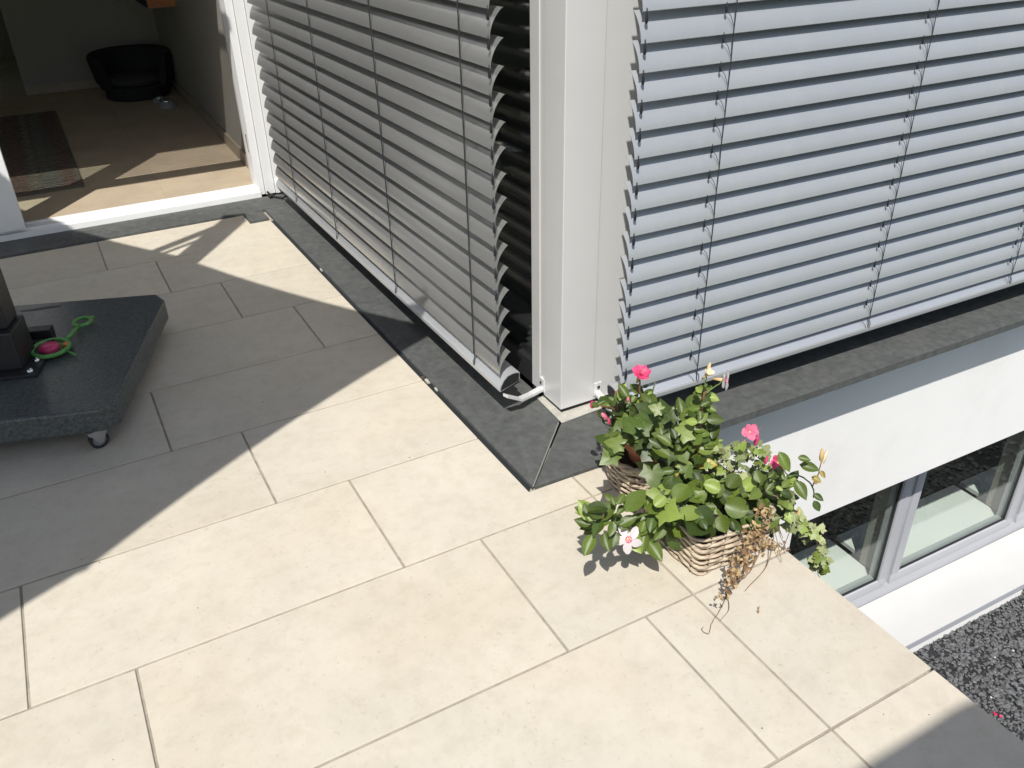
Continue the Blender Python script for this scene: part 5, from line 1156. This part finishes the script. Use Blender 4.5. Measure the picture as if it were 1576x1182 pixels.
'dry': '''d6,399,-539,116,405,-518,124,16,-38,91 d6,387,-551,148,401,-546,152,-13,-33,93 d6,365,-552,161,349,-548,146,-69,-21,70 d6,346,-569,185,357,-574,167,-62,-77,-14 d6,363,-567,154,365,-574,142,-45,-82,36 d7,364,-555,156,358,-574,151,-18,-18,97 d7,391,-562,146,389,-580,147,-100,9,5 d6,391,-557,135,381,-573,132,-30,-1,95 d6,379,-548,157,362,-543,144,-52,34,79 d6,352,-546,151,337,-540,144,-51,-35,78 d6,377,-547,126,381,-551,142,-92,26,29 d6,362,-535,131,359,-523,137,2,-43,90 d7,391,-543,124,397,-544,138,-86,-33,38 d7,339,-559,171,317,-559,167,-15,-15,98 d6,397,-537,142,394,-515,146,-81,-21,54 d7,359,-563,169,362,-584,160,-46,-41,79 d7,334,-555,177,366,-551,174,10,-13,99 d6,364,-561,155,363,-572,176,-100,3,-2 d6,344,-546,168,337,-526,167,-91,-31,29 d7,381,-547,122,354,-559,116,23,-78,58 d6,328,-579,156,340,-595,153,-30,-39,87 d7,379,-547,102,377,-554,93,-30,-70,64 d6,305,-581,164,311,-594,153,-47,-70,54 d7,337,-570,148,352,-571,158,-6,-100,-3 d6,297,-574,174,302,-591,160,-60,-59,54 d6,350,-560,120,334,-558,122,-5,-69,72 d6,299,-577,155,295,-566,160,-68,-50,54 d6,346,-574,159,354,-547,152,-42,35,84 d6,368,-548,100,366,-560,92,-26,-54,80 d6,327,-581,145,341,-583,150,-35,-44,82 d6,332,-560,126,347,-574,127,-31,-24,92 d6,354,-563,145,347,-556,136,-82,-52,22 d6,344,-559,116,320,-563,111,-4,-60,80 d6,339,-575,131,348,-592,134,-58,-15,80 d7,343,-567,124,340,-583,117,-29,-36,89 d7,364,-569,121,362,-574,110,-84,-40,37 d6,349,-563,149,349,-558,169,-93,-35,8 d6,321,-563,139,317,-569,129,-58,-60,55 d6,326,-558,154,336,-545,170,-48,-52,70 d6,361,-568,118,368,-565,139,-20,-96,17 d7,290,-573,138,282,-550,137,-78,-26,57 d6,328,-571,123,311,-556,118,-30,-2,95 d6,345,-577,115,328,-562,120,-7,-34,94 d7,317,-592,125,330,-572,129,-12,-10,99 d6,303,-576,134,283,-577,126,-38,2,92 d6,325,-560,121,315,-546,115,-65,-62,-45 d7,306,-567,125,309,-587,114,-3,-47,88 d6,332,-564,116,321,-559,106,-71,-39,58 d7,291,-567,127,298,-549,136,-47,-25,84 d7,356,-557,93,367,-564,96,-50,-42,76 d6,341,-576,106,331,-578,95,-73,9,68 d6,334,-566,114,335,-576,104,-48,-64,61 d6,361,-561,87,373,-542,87,8,-8,99 d6,350,-580,121,359,-557,118,31,-2,95 d7,321,-581,111,309,-594,99,-58,-22,78 d7,318,-586,119,315,-569,127,-30,-48,83 d6,307,-585,122,317,-580,130,-40,-52,76 d7,353,-568,98,335,-575,94,2,-50,86 d6,305,-569,123,329,-578,110,32,-43,85 d6,336,-561,96,337,-556,123,-21,-96,18 d6,299,-592,102,305,-606,90,-20,-69,70 d6,278,-593,117,251,-595,132,46,-47,75 d6,318,-597,104,303,-592,125,-35,-94,-2 d6,326,-588,110,343,-588,118,-19,-91,37 d7,300,-571,106,297,-559,109,-61,-34,72 d6,269,-604,131,250,-611,130,29,-84,46 d6,284,-583,130,297,-571,142,24,-81,54 d6,277,-604,147,267,-585,155,-66,-54,53 d6,296,-576,119,285,-582,98,-20,-91,36 d6,284,-571,118,291,-585,115,-40,-35,84 d7,291,-566,99,283,-577,79,-77,-34,54 d6,284,-567,113,266,-580,102,22,-79,57 d6,267,-593,131,251,-579,125,-61,-36,70 d6,308,-573,119,315,-576,130,-87,-22,44 d7,294,-579,103,292,-592,97,-38,-32,87 d7,296,-592,138,284,-579,140,-69,-67,28 d7,272,-601,133,282,-616,141,-65,-7,76 d7,308,-582,109,271,-586,125,37,-62,69 d6,316,-585,97,302,-601,93,-10,-17,98 d7,266,-585,131,249,-615,134,-31,27,91 d6,288,-580,102,271,-580,95,-35,42,84 d6,303,-583,75,316,-582,80,-32,-31,90 d7,311,-592,78,319,-565,75,-72,26,64 d7,274,-586,110,255,-599,101,-37,-11,92 d7,263,-616,132,276,-624,123,4,-73,68 d6,284,-601,90,277,-617,80,-67,-19,72 d6,243,-605,134,224,-593,126,-56,-42,72 d7,288,-591,86,302,-607,93,-53,-10,84 d6,266,-596,121,291,-597,115,26,-10,96 d7,320,-581,75,292,-582,85,29,-61,74 d7,250,-618,117,217,-624,134,48,-21,85 d6,234,-607,124,228,-589,125,-18,-11,98 d6,297,-593,98,277,-585,97,-29,-64,71 d6,267,-584,102,279,-590,121,-60,-79,13 d6,278,-585,78,265,-594,63,-76,1,65 d6,252,-604,106,255,-611,97,2,-77,64 d6,269,-583,96,264,-573,108,-36,-80,47 d7,323,-579,67,323,-564,69,-39,-14,91 d6,243,-610,139,258,-604,146,-39,-20,90 d7,260,-597,103,249,-584,120,-13,-82,56 d6,294,-600,59,294,-589,64,-46,-40,80 d7,264,-591,93,271,-607,85,-11,-49,86 d6,256,-599,87,264,-589,96,-18,-57,80 d7,274,-610,96,284,-630,94,-69,-41,60 d6,275,-601,100,271,-608,91,-49,-57,66 d6,234,-625,112,235,-620,126,-40,-84,36 d6,278,-592,84,269,-604,73,-18,-59,78 d6,239,-598,102,243,-604,78,-38,-91,15 d6,248,-613,94,278,-572,76,38,12,92 d6,252,-622,118,238,-608,103,-76,-63,17 d6,244,-591,86,255,-574,86,-10,9,99 d7,247,-596,100,237,-580,84,-66,-70,-26 d7,274,-605,75,262,-606,61,-38,-84,37 d7,260,-597,72,243,-590,63,-55,-49,67 d6,271,-596,66,243,-593,86,16,-91,39 d6,276,-619,92,260,-615,84,-43,-81,40 d7,291,-594,56,289,-602,42,-97,-8,22 d6,225,-621,117,217,-614,101,-90,-18,40 d6,263,-624,116,278,-634,97,-76,-56,-31 d7,217,-625,139,227,-633,141,-8,18,98 d6,226,-633,110,217,-628,95,-83,-40,39 d7,231,-639,113,226,-637,98,-86,33,39 d6,267,-606,61,252,-612,57,-3,-45,89 d6,217,-638,129,204,-631,131,-14,-52,84 d6,208,-629,124,215,-617,125,1,-9,100 d6,208,-623,108,228,-589,96,-35,50,79 d6,247,-612,72,255,-621,88,-88,10,46 d6,180,-640,129,195,-637,135,-38,5,92 d7,199,-620,109,212,-625,126,-65,-69,31 d6,215,-622,108,181,-643,117,-11,51,85 d7,254,-614,76,271,-628,72,-63,-77,7 d6,206,-610,105,196,-618,90,-64,-41,65 d6,192,-634,121,194,-620,127,-17,-42,89 d6,202,-633,133,212,-621,140,-4,-49,87 d6,226,-638,121,223,-649,116,-6,-35,93 d7,274,-611,68,273,-638,81,-3,44,90 d7,226,-627,114,239,-643,121,-75,-36,55 d6,249,-612,68,246,-619,58,-69,-52,50 d6,236,-610,92,214,-610,82,-44,-13,89 d7,259,-614,89,241,-631,80,-44,-2,90 d6,172,-630,109,178,-638,98,-23,-82,52 d6,193,-636,105,209,-640,103,-10,-66,74 d6,173,-630,102,185,-629,72,16,-99,5 d6,250,-619,63,254,-633,61,-56,-30,77 d7,169,-646,119,177,-644,133,-86,0,51 d7,188,-629,89,191,-612,97,-50,-29,82 d7,190,-632,104,200,-634,127,-68,-70,23 d6,218,-633,77,196,-647,77,12,-25,96 d6,230,-636,85,232,-612,91,40,-27,88 d6,216,-622,76,205,-658,93,-18,47,86 d7,196,-637,93,208,-641,76,11,-95,29 d7,162,-653,125,172,-665,123,-33,-42,85 d6,183,-650,128,167,-641,116,-69,-46,56 d6,216,-634,78,205,-615,77,-73,-38,56 d7,243,-626,60,245,-616,73,-94,-15,32 d6,229,-615,64,227,-636,60,-15,-14,98 d6,194,-633,99,208,-644,95,-14,-49,86 d7,215,-616,68,204,-602,69,-44,-39,81 d7,223,-636,97,211,-662,100,23,2,97 d6,214,-629,78,205,-618,83,0,-37,93 d6,194,-642,70,189,-660,59,-41,-42,81 d6,195,-643,82,184,-648,73,-36,-51,78 d7,182,-665,104,208,-658,103,17,-47,86 d6,168,-649,92,155,-657,83,-10,-66,75 d7,200,-635,71,202,-649,61,-96,-22,18 d6,189,-634,77,191,-646,95,-52,-74,-44 d6,172,-649,88,172,-632,97,-60,-41,69 d7,166,-665,111,149,-668,101,-2,-94,35 d7,201,-648,83,213,-663,94,-72,-8,68 d7,194,-637,76,184,-634,68,-63,-29,72 d6,186,-640,85,194,-647,86,-51,-44,74 d6,193,-635,78,214,-633,82,-13,-24,96 d7,177,-655,88,183,-652,109,-68,-69,26 d7,189,-651,82,160,-660,91,28,10,95 d7,188,-634,63,177,-637,54,-58,-17,80 d6,194,-642,82,203,-607,69,-3,36,93 d7,214,-628,59,231,-620,67,-13,-61,78 d6,179,-657,113,195,-665,115,-31,-39,87 d7,179,-647,98,164,-641,100,14,10,98 d6,198,-649,74,181,-646,69,-34,-46,82 d7,167,-647,73,162,-636,67,-81,-6,58 d7,186,-645,55,201,-641,61,-18,-61,77 d6,170,-646,67,185,-613,56,1,32,95 d7,152,-645,73,154,-661,59,46,-54,70 d6,175,-647,65,172,-662,60,-5,-32,95 d7,160,-649,62,169,-665,63,-73,-35,59 d7,154,-659,71,154,-667,64,-17,-66,74 d7,180,-643,51,170,-663,44,-62,-1,79 d6,129,-667,69,135,-666,81,-72,-54,43 d7,116,-673,84,112,-660,81,-76,-10,65 d6,112,-679,90,127,-681,96,-34,-44,83 d6,128,-687,105,120,-686,84,-14,-99,4 d7,159,-658,60,167,-643,64,38,-41,82 d6,116,-684,97,114,-696,94,-72,-9,69 d6,118,-673,96,126,-681,91,-55,-76,34 d6,134,-656,70,144,-647,72,-8,-14,99 d6,400,-558,34,405,-561,62,-69,-72,6 d6,448,-555,-9,461,-557,1,-59,-40,70 d6,383,-548,29,391,-571,42,-96,-24,15 d6,395,-554,37,377,-552,43,12,-67,73 d6,370,-547,34,392,-542,29,26,-20,94 d6,410,-550,26,419,-560,30,-64,-34,68 d7,415,-556,36,413,-539,45,-95,-24,20 d6,376,-566,67,361,-564,56,-56,-44,71 d6,382,-555,13,371,-562,3,-47,-44,77 d6,404,-562,27,426,-563,25,5,-59,80 d6,408,-540,-15,417,-522,-9,-21,-23,95 d6,412,-545,35,393,-540,35,-1,3,100 d6,379,-553,56,381,-563,50,-82,-36,45 d7,443,-556,6,459,-563,1,-29,-92,27 d7,465,-555,-9,471,-573,-10,-33,-16,93 d6,395,-545,16,377,-539,12,-30,-35,89 d6,369,-568,38,383,-570,58,-67,53,52 d6,385,-544,43,381,-526,39,-77,-1,64 d7,439,-551,-14,444,-564,-20,-69,-51,51 d6,430,-562,5,414,-572,1,-4,-30,95 d7,451,-566,2,452,-580,-2,-41,-28,87 d6,382,-551,24,405,-540,25,16,-38,91 d6,392,-564,60,396,-577,59,-86,-29,43 d7,404,-547,42,389,-545,37,-33,-63,70 d6,475,-542,-26,476,-532,-17,-54,-58,61 d7,430,-541,4,424,-528,-16,-94,12,33 d6,401,-568,34,411,-553,48,-70,-19,68 d7,450,-546,-17,446,-567,-13,-32,26,91 d6,463,-545,-19,459,-560,-25,-66,-10,74 d6,474,-541,-13,473,-526,-1,1,-63,77 d6,378,-557,30,386,-543,35,-15,-27,95 d6,438,-562,17,442,-551,21,-29,-23,93 d6,446,-541,10,453,-549,4,-30,-74,60 d6,352,-569,47,340,-570,39,-39,-54,75 d6,404,-550,19,423,-557,21,-37,-79,48 d7,437,-553,12,419,-556,4,-47,35,81 d6,230,-696,11,226,-705,3,-38,-51,77 d6,234,-698,10,240,-688,16,-45,-29,85'''}



# ---------------------------------------------------------------- leaf meshes (unit length along +Y, normal +Z)
def leaf_mesh(typ, mt, variant):
    rnd = random.Random(variant * 7 + ord(typ))
    mb = MB()
    if typ in 'or':
        w = (0.30 if typ == 'o' else 0.40) * rnd.uniform(.92, 1.1)
        n = 6
        bend = rnd.uniform(0.10, 0.28) * (-1)
        fold = rnd.uniform(0.25, 0.5)
        tw = rnd.uniform(-.25, .25)
        vs = []
        for i in range(n + 1):
            t = i / n
            if typ == 'o':
                ww = w * math.sin(math.pi * t ** 0.85) ** 0.8 * (1 - .12 * t)
                ww = max(ww, 0.002)
            else:
                ww = w * math.sin(math.pi * (0.04 + .93 * t) ** 0.9) ** 0.6 if t < .99 else 0.01
            z = bend * t * t
            x0 = tw * .15 * t * t
            wav = 0.02 * math.sin(t * 9 + variant)
            vs += [(x0 - ww, t, z + fold * ww + wav), (x0 - ww * .5, t, z + fold * ww * .35), (x0, t, z), (x0 + ww * .5, t, z + fold * ww * .35), (x0 + ww, t, z + fold * ww - wav)]
        fs = []
        for i in range(n):
            for k in range(4):
                fs.append((i * 5 + k, i * 5 + k + 1, (i + 1) * 5 + k + 1, (i + 1) * 5 + k))
        mb.add(vs, fs)
    elif typ == 'i':
        ang = [(-160, .22), (-135, .42), (-105, .34), (-78, .55), (-52, .40), (-30, .48), (0, .74), (30, .48), (52, .40), (78, .55), (105, .34), (135, .42), (160, .22)]
        c = (0, 0.26)
        vs = [(c[0], c[1], 0)]
        for k, (a, r) in enumerate(ang):
            r *= rnd.uniform(.9, 1.1)
            t = R(a)
            vs.append((c[0] + r * .5 * math.sin(t), c[1] + r * .5 * math.cos(t), .02 * (k % 2)))
        for k, (a, r) in enumerate(ang):
            r *= rnd.uniform(.92, 1.08)
            t = R(a)
            vs.append((c[0] + r * math.sin(t), c[1] + r * math.cos(t), -r * r * .22 + .05 * (1 if k % 2 else -.4) + rnd.uniform(-.02, .02)))
        m = len(ang)
        fs = [(0, k + 1, k + 2) for k in range(m - 1)]
        fs += [(k + 1, m + k + 1, m + k + 2, k + 2) for k in range(m - 1)]
        mb.add(vs, fs)
    else:   # curled dry leaf
        vs = []
        for i in range(5):
            t = i / 4
            ww = .3 * math.sin(math.pi * (t * .9 + .07)) * rnd.uniform(.7, 1.2)
            z = .35 * math.sin(t * 3 + rnd.uniform(-.4, .4))
            for s in (-1, 0, 1):
                vs.append((s * ww, t + rnd.uniform(-.06, .06), z + (ww * .9 if s else 0) + rnd.uniform(-.06, .06)))
        fs = []
        for i in range(4):
            for k in range(2):
                fs.append((i * 3 + k, i * 3 + k + 1, (i + 1) * 3 + k + 1, (i + 1) * 3 + k))
        mb.add(vs, fs)
    me = bpy.data.meshes.new('leaf')
    me.from_pydata(mb.v, [], mb.f)
    me.materials.append(mt)
    me.polygons.foreach_set('use_smooth', [True] * len(me.polygons))
    return me


LM = {}


def place_leaves(key, root):
    for q in LEAF_DATA[key].split():
        a = q.split(',')
        typ, tone = a[0][0], int(a[0][1:])
        v = [float(x) for x in a[1:]]
        B = Vector(v[0:3]) / 1000
        T = Vector(v[3:6]) / 1000
        N = Vector(v[6:9]).normalized()
        Y = T - B
        ln = Y.length
        if ln < .004:
            continue
        ln = min(ln * {'o': 1.08, 'r': 1.12, 'i': 1.25 if tone < 4 else 1.05, 'd': 0.72}[typ] * random.uniform(.8, 1.12), .088)
        Y.normalize()
        X = Y.cross(N).normalized()
        Z = X.cross(Y)
        var = random.randrange(4)
        kk = (typ, tone, var)
        if kk not in LM:
            LM[kk] = leaf_mesh(typ, M['leaf'][tone], var)
        o = link('leaf' if typ != 'd' else 'dry_leaf', LM[kk], root)
        sx = random.uniform(.88, 1.12)
        o.matrix_world = Matrix(((X.x * ln * sx, Y.x * ln, Z.x * ln, B.x), (X.y * ln * sx, Y.y * ln, Z.y * ln, B.y), (X.z * ln * sx, Y.z * ln, Z.z * ln, B.z), (0, 0, 0, 1)))


def petal_flower(name, parent, c, d, size, mp, mth, openness=1.0, npet=5, tube=True):
    """trumpet flower: centre c, facing direction d"""
    c = Vector(c)
    d = Vector(d).normalized()
    up = Vector((0, 0, 1)) if abs(d.z) < .9 else Vector((1, 0, 0))
    a = d.cross(up).normalized()
    b = d.cross(a)
    mb = MB()
    for k in range(npet):
        t0 = 2 * math.pi * k / npet
        vs = []
        L = size * random.uniform(.78, 1.12)
        dr = random.uniform(-.22, .12) * size * (1 if openness < .75 else .25)
        L = size if openness > .9 else L
        rows = 5
        for i in range(rows):
            t = i / (rows - 1)
            rr = size * .12 + L * t
            wd = L * ((.13 if openness < .9 else .07) + (.34 if openness < .9 else .27) * math.sin(math.pi * min(1, t * .80 + .1)))
            if i == rows - 1:
                wd = L * .10
            dep = size * (.10 * openness) - size * (1 - openness) * t * -1.1 - size * .28 * t * t * openness
            for s in (-1, 0, 1):
                ang = t0 + .22 * t
                rx = rr * (0.35 + .65 * openness) * 1.0
                p = c + (a * math.cos(ang) + b * math.sin(ang)) * rx + (-a * math.sin(ang) + b * math.cos(ang)) * s * wd * (0.5 + .5 * openness) + d * (dep + dr * t * t + random.uniform(-.03, .03) * size * t + (0.09 * size * abs(s) * (1 if k % 2 else -.3)))
                vs.append(p)
        fs = []
        for i in range(rows - 1):
            for j in range(2):
                fs.append((i * 3 + j, i * 3 + j + 1, (i + 1) * 3 + j + 1, (i + 1) * 3 + j))
        mb.add(vs, fs, 0)
    vs = [c - d * size * .12]
    for k in range(10):
        t = 2 * math.pi * k / 10
        vs.append(c + (a * math.cos(t) + b * math.sin(t)) * size * .25 + d * size * .20)
    mb.add(vs, [(0, k + 1, (k + 1) % 10 + 1) for k in range(10)], 1)
    if tube:
        mb.tube([c + d * size * .02, c - d * size * .6, c - d * size * 1.1], size * .22, 8, 2, rend=size * .09)
    fo = mb.obj(name, [mp, mth, M['budgreen']], parent, smooth='all')
    return fo


def bud(parent, c, d, ln, r, m):
    c = Vector(c)
    d = Vector(d).normalized()
    n = 7
    pts = [c + d * ln * k / n for k in range(n + 1)]
    mb = MB()
    vs = []
    up = Vector((0, 0, 1)) if abs(d.z) < .9 else Vector((1, 0, 0))
    a = d.cross(up).normalized()
    b = d.cross(a)
    for k, p in enumerate(pts):
        t = k / n
        rr = r * (0.35 + 1.0 * math.sin(math.pi * min(1, t * .85 + .15)) ** 1.3) * (1 if k < n else .1)
        for j in range(8):
            an = 2 * math.pi * j / 8 + t * 1.2
            rj = rr * (1.12 if j % 2 else .92)
            vs.append(p + a * math.cos(an) * rj + b * math.sin(an) * rj)
    fs = []
    for k in range(n):
        for j in range(8):
            fs.append((k * 8 + j, k * 8 + (j + 1) % 8, (k + 1) * 8 + (j + 1) % 8, (k + 1) * 8 + j))
    mb.add(vs, fs)
    mb.obj('bud', m, parent, smooth='all')


def stem(parent, pts, r, m, r2=None, n=6, wob=.004):
    P = [Vector(p) for p in pts]
    out = []
    for i in range(len(P) - 1):
        p0 = P[max(i - 1, 0)]
        p1, p2 = P[i], P[i + 1]
        p3 = P[min(i + 2, len(P) - 1)]
        for k in range(5):
            t = k / 5
            q = 0.5 * ((2 * p1) + (p2 - p0) * t + (2 * p0 - 5 * p1 + 4 * p2 - p3) * t * t + (3 * p1 - p0 - 3 * p2 + p3) * t ** 3)
            out.append(q + Vector((random.uniform(-wob, wob) * .3, random.uniform(-wob, wob) * .3, random.uniform(-wob, wob) * .3)))
    out.append(P[-1])
    MB().tube(out, r, n, rend=r2 if r2 is not None else r * .6).obj('stem', m, parent, smooth='all')


TOCAM = Vector((-.55, -.65, .6))
# pink mandevilla in the back basket
p1 = thing('flowering_plant', 'climbing plant with deep pink blooms rising from the round basket by the post', 'plant', (0, 0, 0), 0)
place_leaves('pink', p1)
stem(p1, [(0.31, -.15, .17), (.28, -.15, .26), (.255, -.15, .33), (.251, -.15, .375)], .0035, M['stemr'])
stem(p1, [(0.31, -.15, .17), (.24, -.13, .24), (.185, -.12, .29), (.125, -.12, .318)], .003, M['stemr'])
stem(p1, [(0.33, -.15, .17), (.31, -.13, .24), (.33, -.12, .33)], .003, M['stemg'])
stem(p1, [(0.32, -.15, .17), (.26, -.14, .22), (.21, -.12, .28), (.18, -.15, .35)], .003, M['stemr'])
petal_flower('flower', p1, (.251, -.15, .392), (-.1, -.45, .9), .034, M['petalr'], M['petalp'], .45, npet=7)
petal_flower('flower', p1, (.253, -.152, .389), (.1, -.6, .8), .026, M['petalp'], M['petalr'], .22, tube=False)
bud(p1, (.127, -.12, .318), (-.75, -.3, .25), .024, .0055, M['petalr'])
bud(p1, (.118, -.12, .322), (-.2, -.3, .7), .02, .005, M['petalr'])
bud(p1, (.150, -.12, .285), (.45, -.25, -.6), .030, .0045, M['petalp'])
bud(p1, (.172, -.12, .262), (.1, -.25, -.8), .022, .004, M['petalr'])
bud(p1, (.178, -.15, .352), (.05, -.1, .9), .018, .003, M['petalr'])
bud(p1, (.213, -.15, .318), (.1, -.1, .9), .016, .004, M['petalp'])
# ivy
p2 = thing('ivy_plant', 'bushy green ivy with broad lobed leaves between the two baskets', 'plant')
place_leaves('ivy', p2)
for e in ((.15, -.38, .25), (.2, -.35, .33), (.28, -.33, .30), (.13, -.40, .2), (.24, -.30, .36)):
    stem(p2, [(.27, -.36, .13), ((.27 + e[0]) / 2 + .01, (-.36 + e[1]) / 2, .22), e], .0024, M['stemg'])
# tall centre stem
p3 = thing('flowering_plant', 'tallest upright stem with paired leaves and two white blooms on top', 'plant')
place_leaves('centre', p3)
stem(p3, [(.282, -.37, .11), (.281, -.372, .2), (.284, -.368, .30), (.279, -.37, .38), (.283, -.37, .452)], .0048, M['stemr'], .0032)
stem(p3, [(.283, -.37, .45), (.282, -.37, .47), (.283, -.37, .485)], .0025, M['stemg'])
stem(p3, [(.283, -.37, .44), (.31, -.375, .452), (.338, -.37, .458)], .0022, M['stemg'])
petal_flower('flower', p3, (.284, -.37, .494), (.1, -.5, .8), .022, M['petalc'], M['petalc'], .3)
bud(p3, (.290, -.365, .50), (.35, .1, .9), .022, .0035, M['budgreen'])
petal_flower('flower', p3, (.345, -.37, .459), (.45, -.75, .15), .028, M['petalw'], M['petalp'], .8)
# glossy broad leaves
p4 = thing('broadleaf_plant', 'low plant with round glossy leaves filling the front square basket', 'plant')
place_leaves('broad', p4)
for e in ((.16, -.47, .2), (.1, -.48, .19), (.25, -.48, .2), (.33, -.46, .2), (.37, -.45, .18), (.22, -.45, .24)):
    stem(p4, [(.27, -.42, .12), ((.27 + e[0]) / 2, (-.42 + e[1]) / 2, .2), e], .003, M['stemg'])
# left sprawling
p5 = thing('flowering_plant', 'shoot sprawling left over the tiles with one white flower, pink at the centre', 'plant')
place_leaves('sprawl', p5)
stem(p5, [(.22, -.42, .13), (.15, -.44, .19), (.095, -.45, .200), (.007, -.46, .214), (-.06, -.46, .232), (-.115, -.46, .262), (-.122, -.46, .28)], .0035, M['stemg'], .002)
stem(p5, [(.007, -.46, .214), (.0, -.465, .19), (-.004, -.462, .172)], .002, M['stemg'])
petal_flower('flower', p5, (-.005, -.472, .167), (-.35, -.75, .55), .033, M['petalw'], M['throat'], 1.0)
bud(p5, (-.075, -.455, .245), (.1, -.2, .9), .022, .003, M['budgreen'])
# pale variegated mound
p6 = thing('variegated_ivy', 'mound of small cream edged ivy leaves with pink trumpet blooms above', 'plant')
place_leaves('varieg', p6)
for e in ((.40, -.40, .2), (.36, -.38, .25), (.44, -.42, .15), (.33, -.36, .22)):
    stem(p6, [(.33, -.40, .12), ((.33 + e[0]) / 2, (-.4 + e[1]) / 2, .18), e], .0018, M['stemd'])
stem(p6, [(.36, -.40, .13), (.40, -.40, .20), (.425, -.40, .255)], .003, M['stemg'])
petal_flower('flower', p6, (.428, -.40, .291), (-.2, -.5, .55), .032, M['petalp'], M['petalr'], .5)
petal_flower('flower', p6, (.440, -.402, .285), (.55, -.5, -.1), .027, M['petalp'], M['petalr'], .55, tube=False)
bud(p6, (.455, -.40, .238), (.25, 0, .95), .034, .0045, M['petalr'])
bud(p6, (.418, -.40, .245), (-.15, 0, .95), .03, .003, M['petalp'])
bud(p6, (.334, -.38, .298), (-.1, 0, .95), .028, .0038, M['petalr'])
bud(p6, (.427, -.47, .232), (.1, 0, .95), .026, .0035, M['petalr'])
# right branch
p7 = thing('flowering_plant', 'branch reaching right over the terrace edge with buds and a magenta bloom', 'plant')
place_leaves('right', p7)
stem(p7, [(.37, -.44, .12), (.42, -.47, .13), (.451, -.48, .142), (.48, -.5, .187), (.535, -.5, .170), (.59, -.5, .115), (.604, -.5, .070)], .0028, M['stemg'], .0018)
stem(p7, [(.59, -.5, .115), (.602, -.5, .15), (.603, -.5, .183), (.606, -.5, .20)], .002, M['stemr'])
stem(p7, [(.49, -.5, .182), (.47, -.5, .21), (.452, -.492, .23)], .002, M['stemg'])
petal_flower('flower', p7, (.450, -.49, .240), (-.5, -.5, .4), .030, M['petalr'], M['petalp'], .55)
bud(p7, (.604, -.5, .195), (.0, .1, .95), .042, .0048, M['budgreen'])
bud(p7, (.610, -.5, .185), (.4, .1, .9), .040, .0045, M['petalc'])
bud(p7, (.600, -.5, .120), (.15, 0, .9), .030, .005, M['budgreen'])
bud(p7, (.556, -.5, .015), (.0, 0, 1), .035, .005, M['budgreen'])
# trailing pale ivy
p8 = thing('variegated_ivy', 'pale ivy trail hanging over the terrace edge before the lower window', 'plant')
place_leaves('trail', p8)
stem(p8, [(.40, -.46, .14), (.44, -.49, .14), (.472, -.51, .121), (.507, -.51, .062), (.541, -.51, .014), (.585, -.51, -.021), (.625, -.51, -.069), (.661, -.51, -.134), (.677, -.51, -.184), (.672, -.51, -.21)], .002, M['stemd'], .0014)
stem(p8, [(.507, -.51, .062), (.50, -.53, .04), (.47, -.55, .03), (.43, -.57, .012)], .0018, M['stemd'])
for dx in (-.02, 0, .018, .03):
    stem(p8, [(.66 + dx, -.51, -.20), (.655 + dx * 1.3, -.51, -.235), (.66 + dx * 1.6, -.515, -.275 + abs(dx))], .0014, M['stemd'])
# dried vine
p9 = thing('dried_vine', 'withered brown vine trailing from the front basket across the tiles', 'plant')
place_leaves('dry', p9)
stem(p9, [(.38, -.50, .155), (.372, -.55, .15), (.36, -.56, .12), (.349, -.57, .092), (.335, -.58, .05), (.30, -.59, .012), (.26, -.60, .008), (.2, -.62, .006), (.152, -.649, .006), (.11, -.67, .005), (.078, -.694, .005)], .0018, M['stemd'], .0008)
stem(p9, [(.39, -.50, .15), (.40, -.55, .10), (.39, -.57, .04), (.34, -.60, .008), (.25, -.63, .006)], .0016, M['stemd'], .001)
stem(p9, [(.2, -.62, .006), (.17, -.66, .006), (.13, -.675, .005)], .001, M['stemd'], .0006)
stem(p9, [(.078, -.694, .005), (.07, -.68, .008), (.082, -.672, .007)], .0008, M['stemd'], .0005)
for e in ((.43, -.56, .06), (.45, -.55, .03), (.44, -.58, .008), (.40, -.60, .008)):
    stem(p9, [(.41, -.52, .12), ((.41 + e[0]) / 2, (-.53 + e[1]) / 2, e[2] * .5 + .06), e], .0012, M['stemd'], .0008)
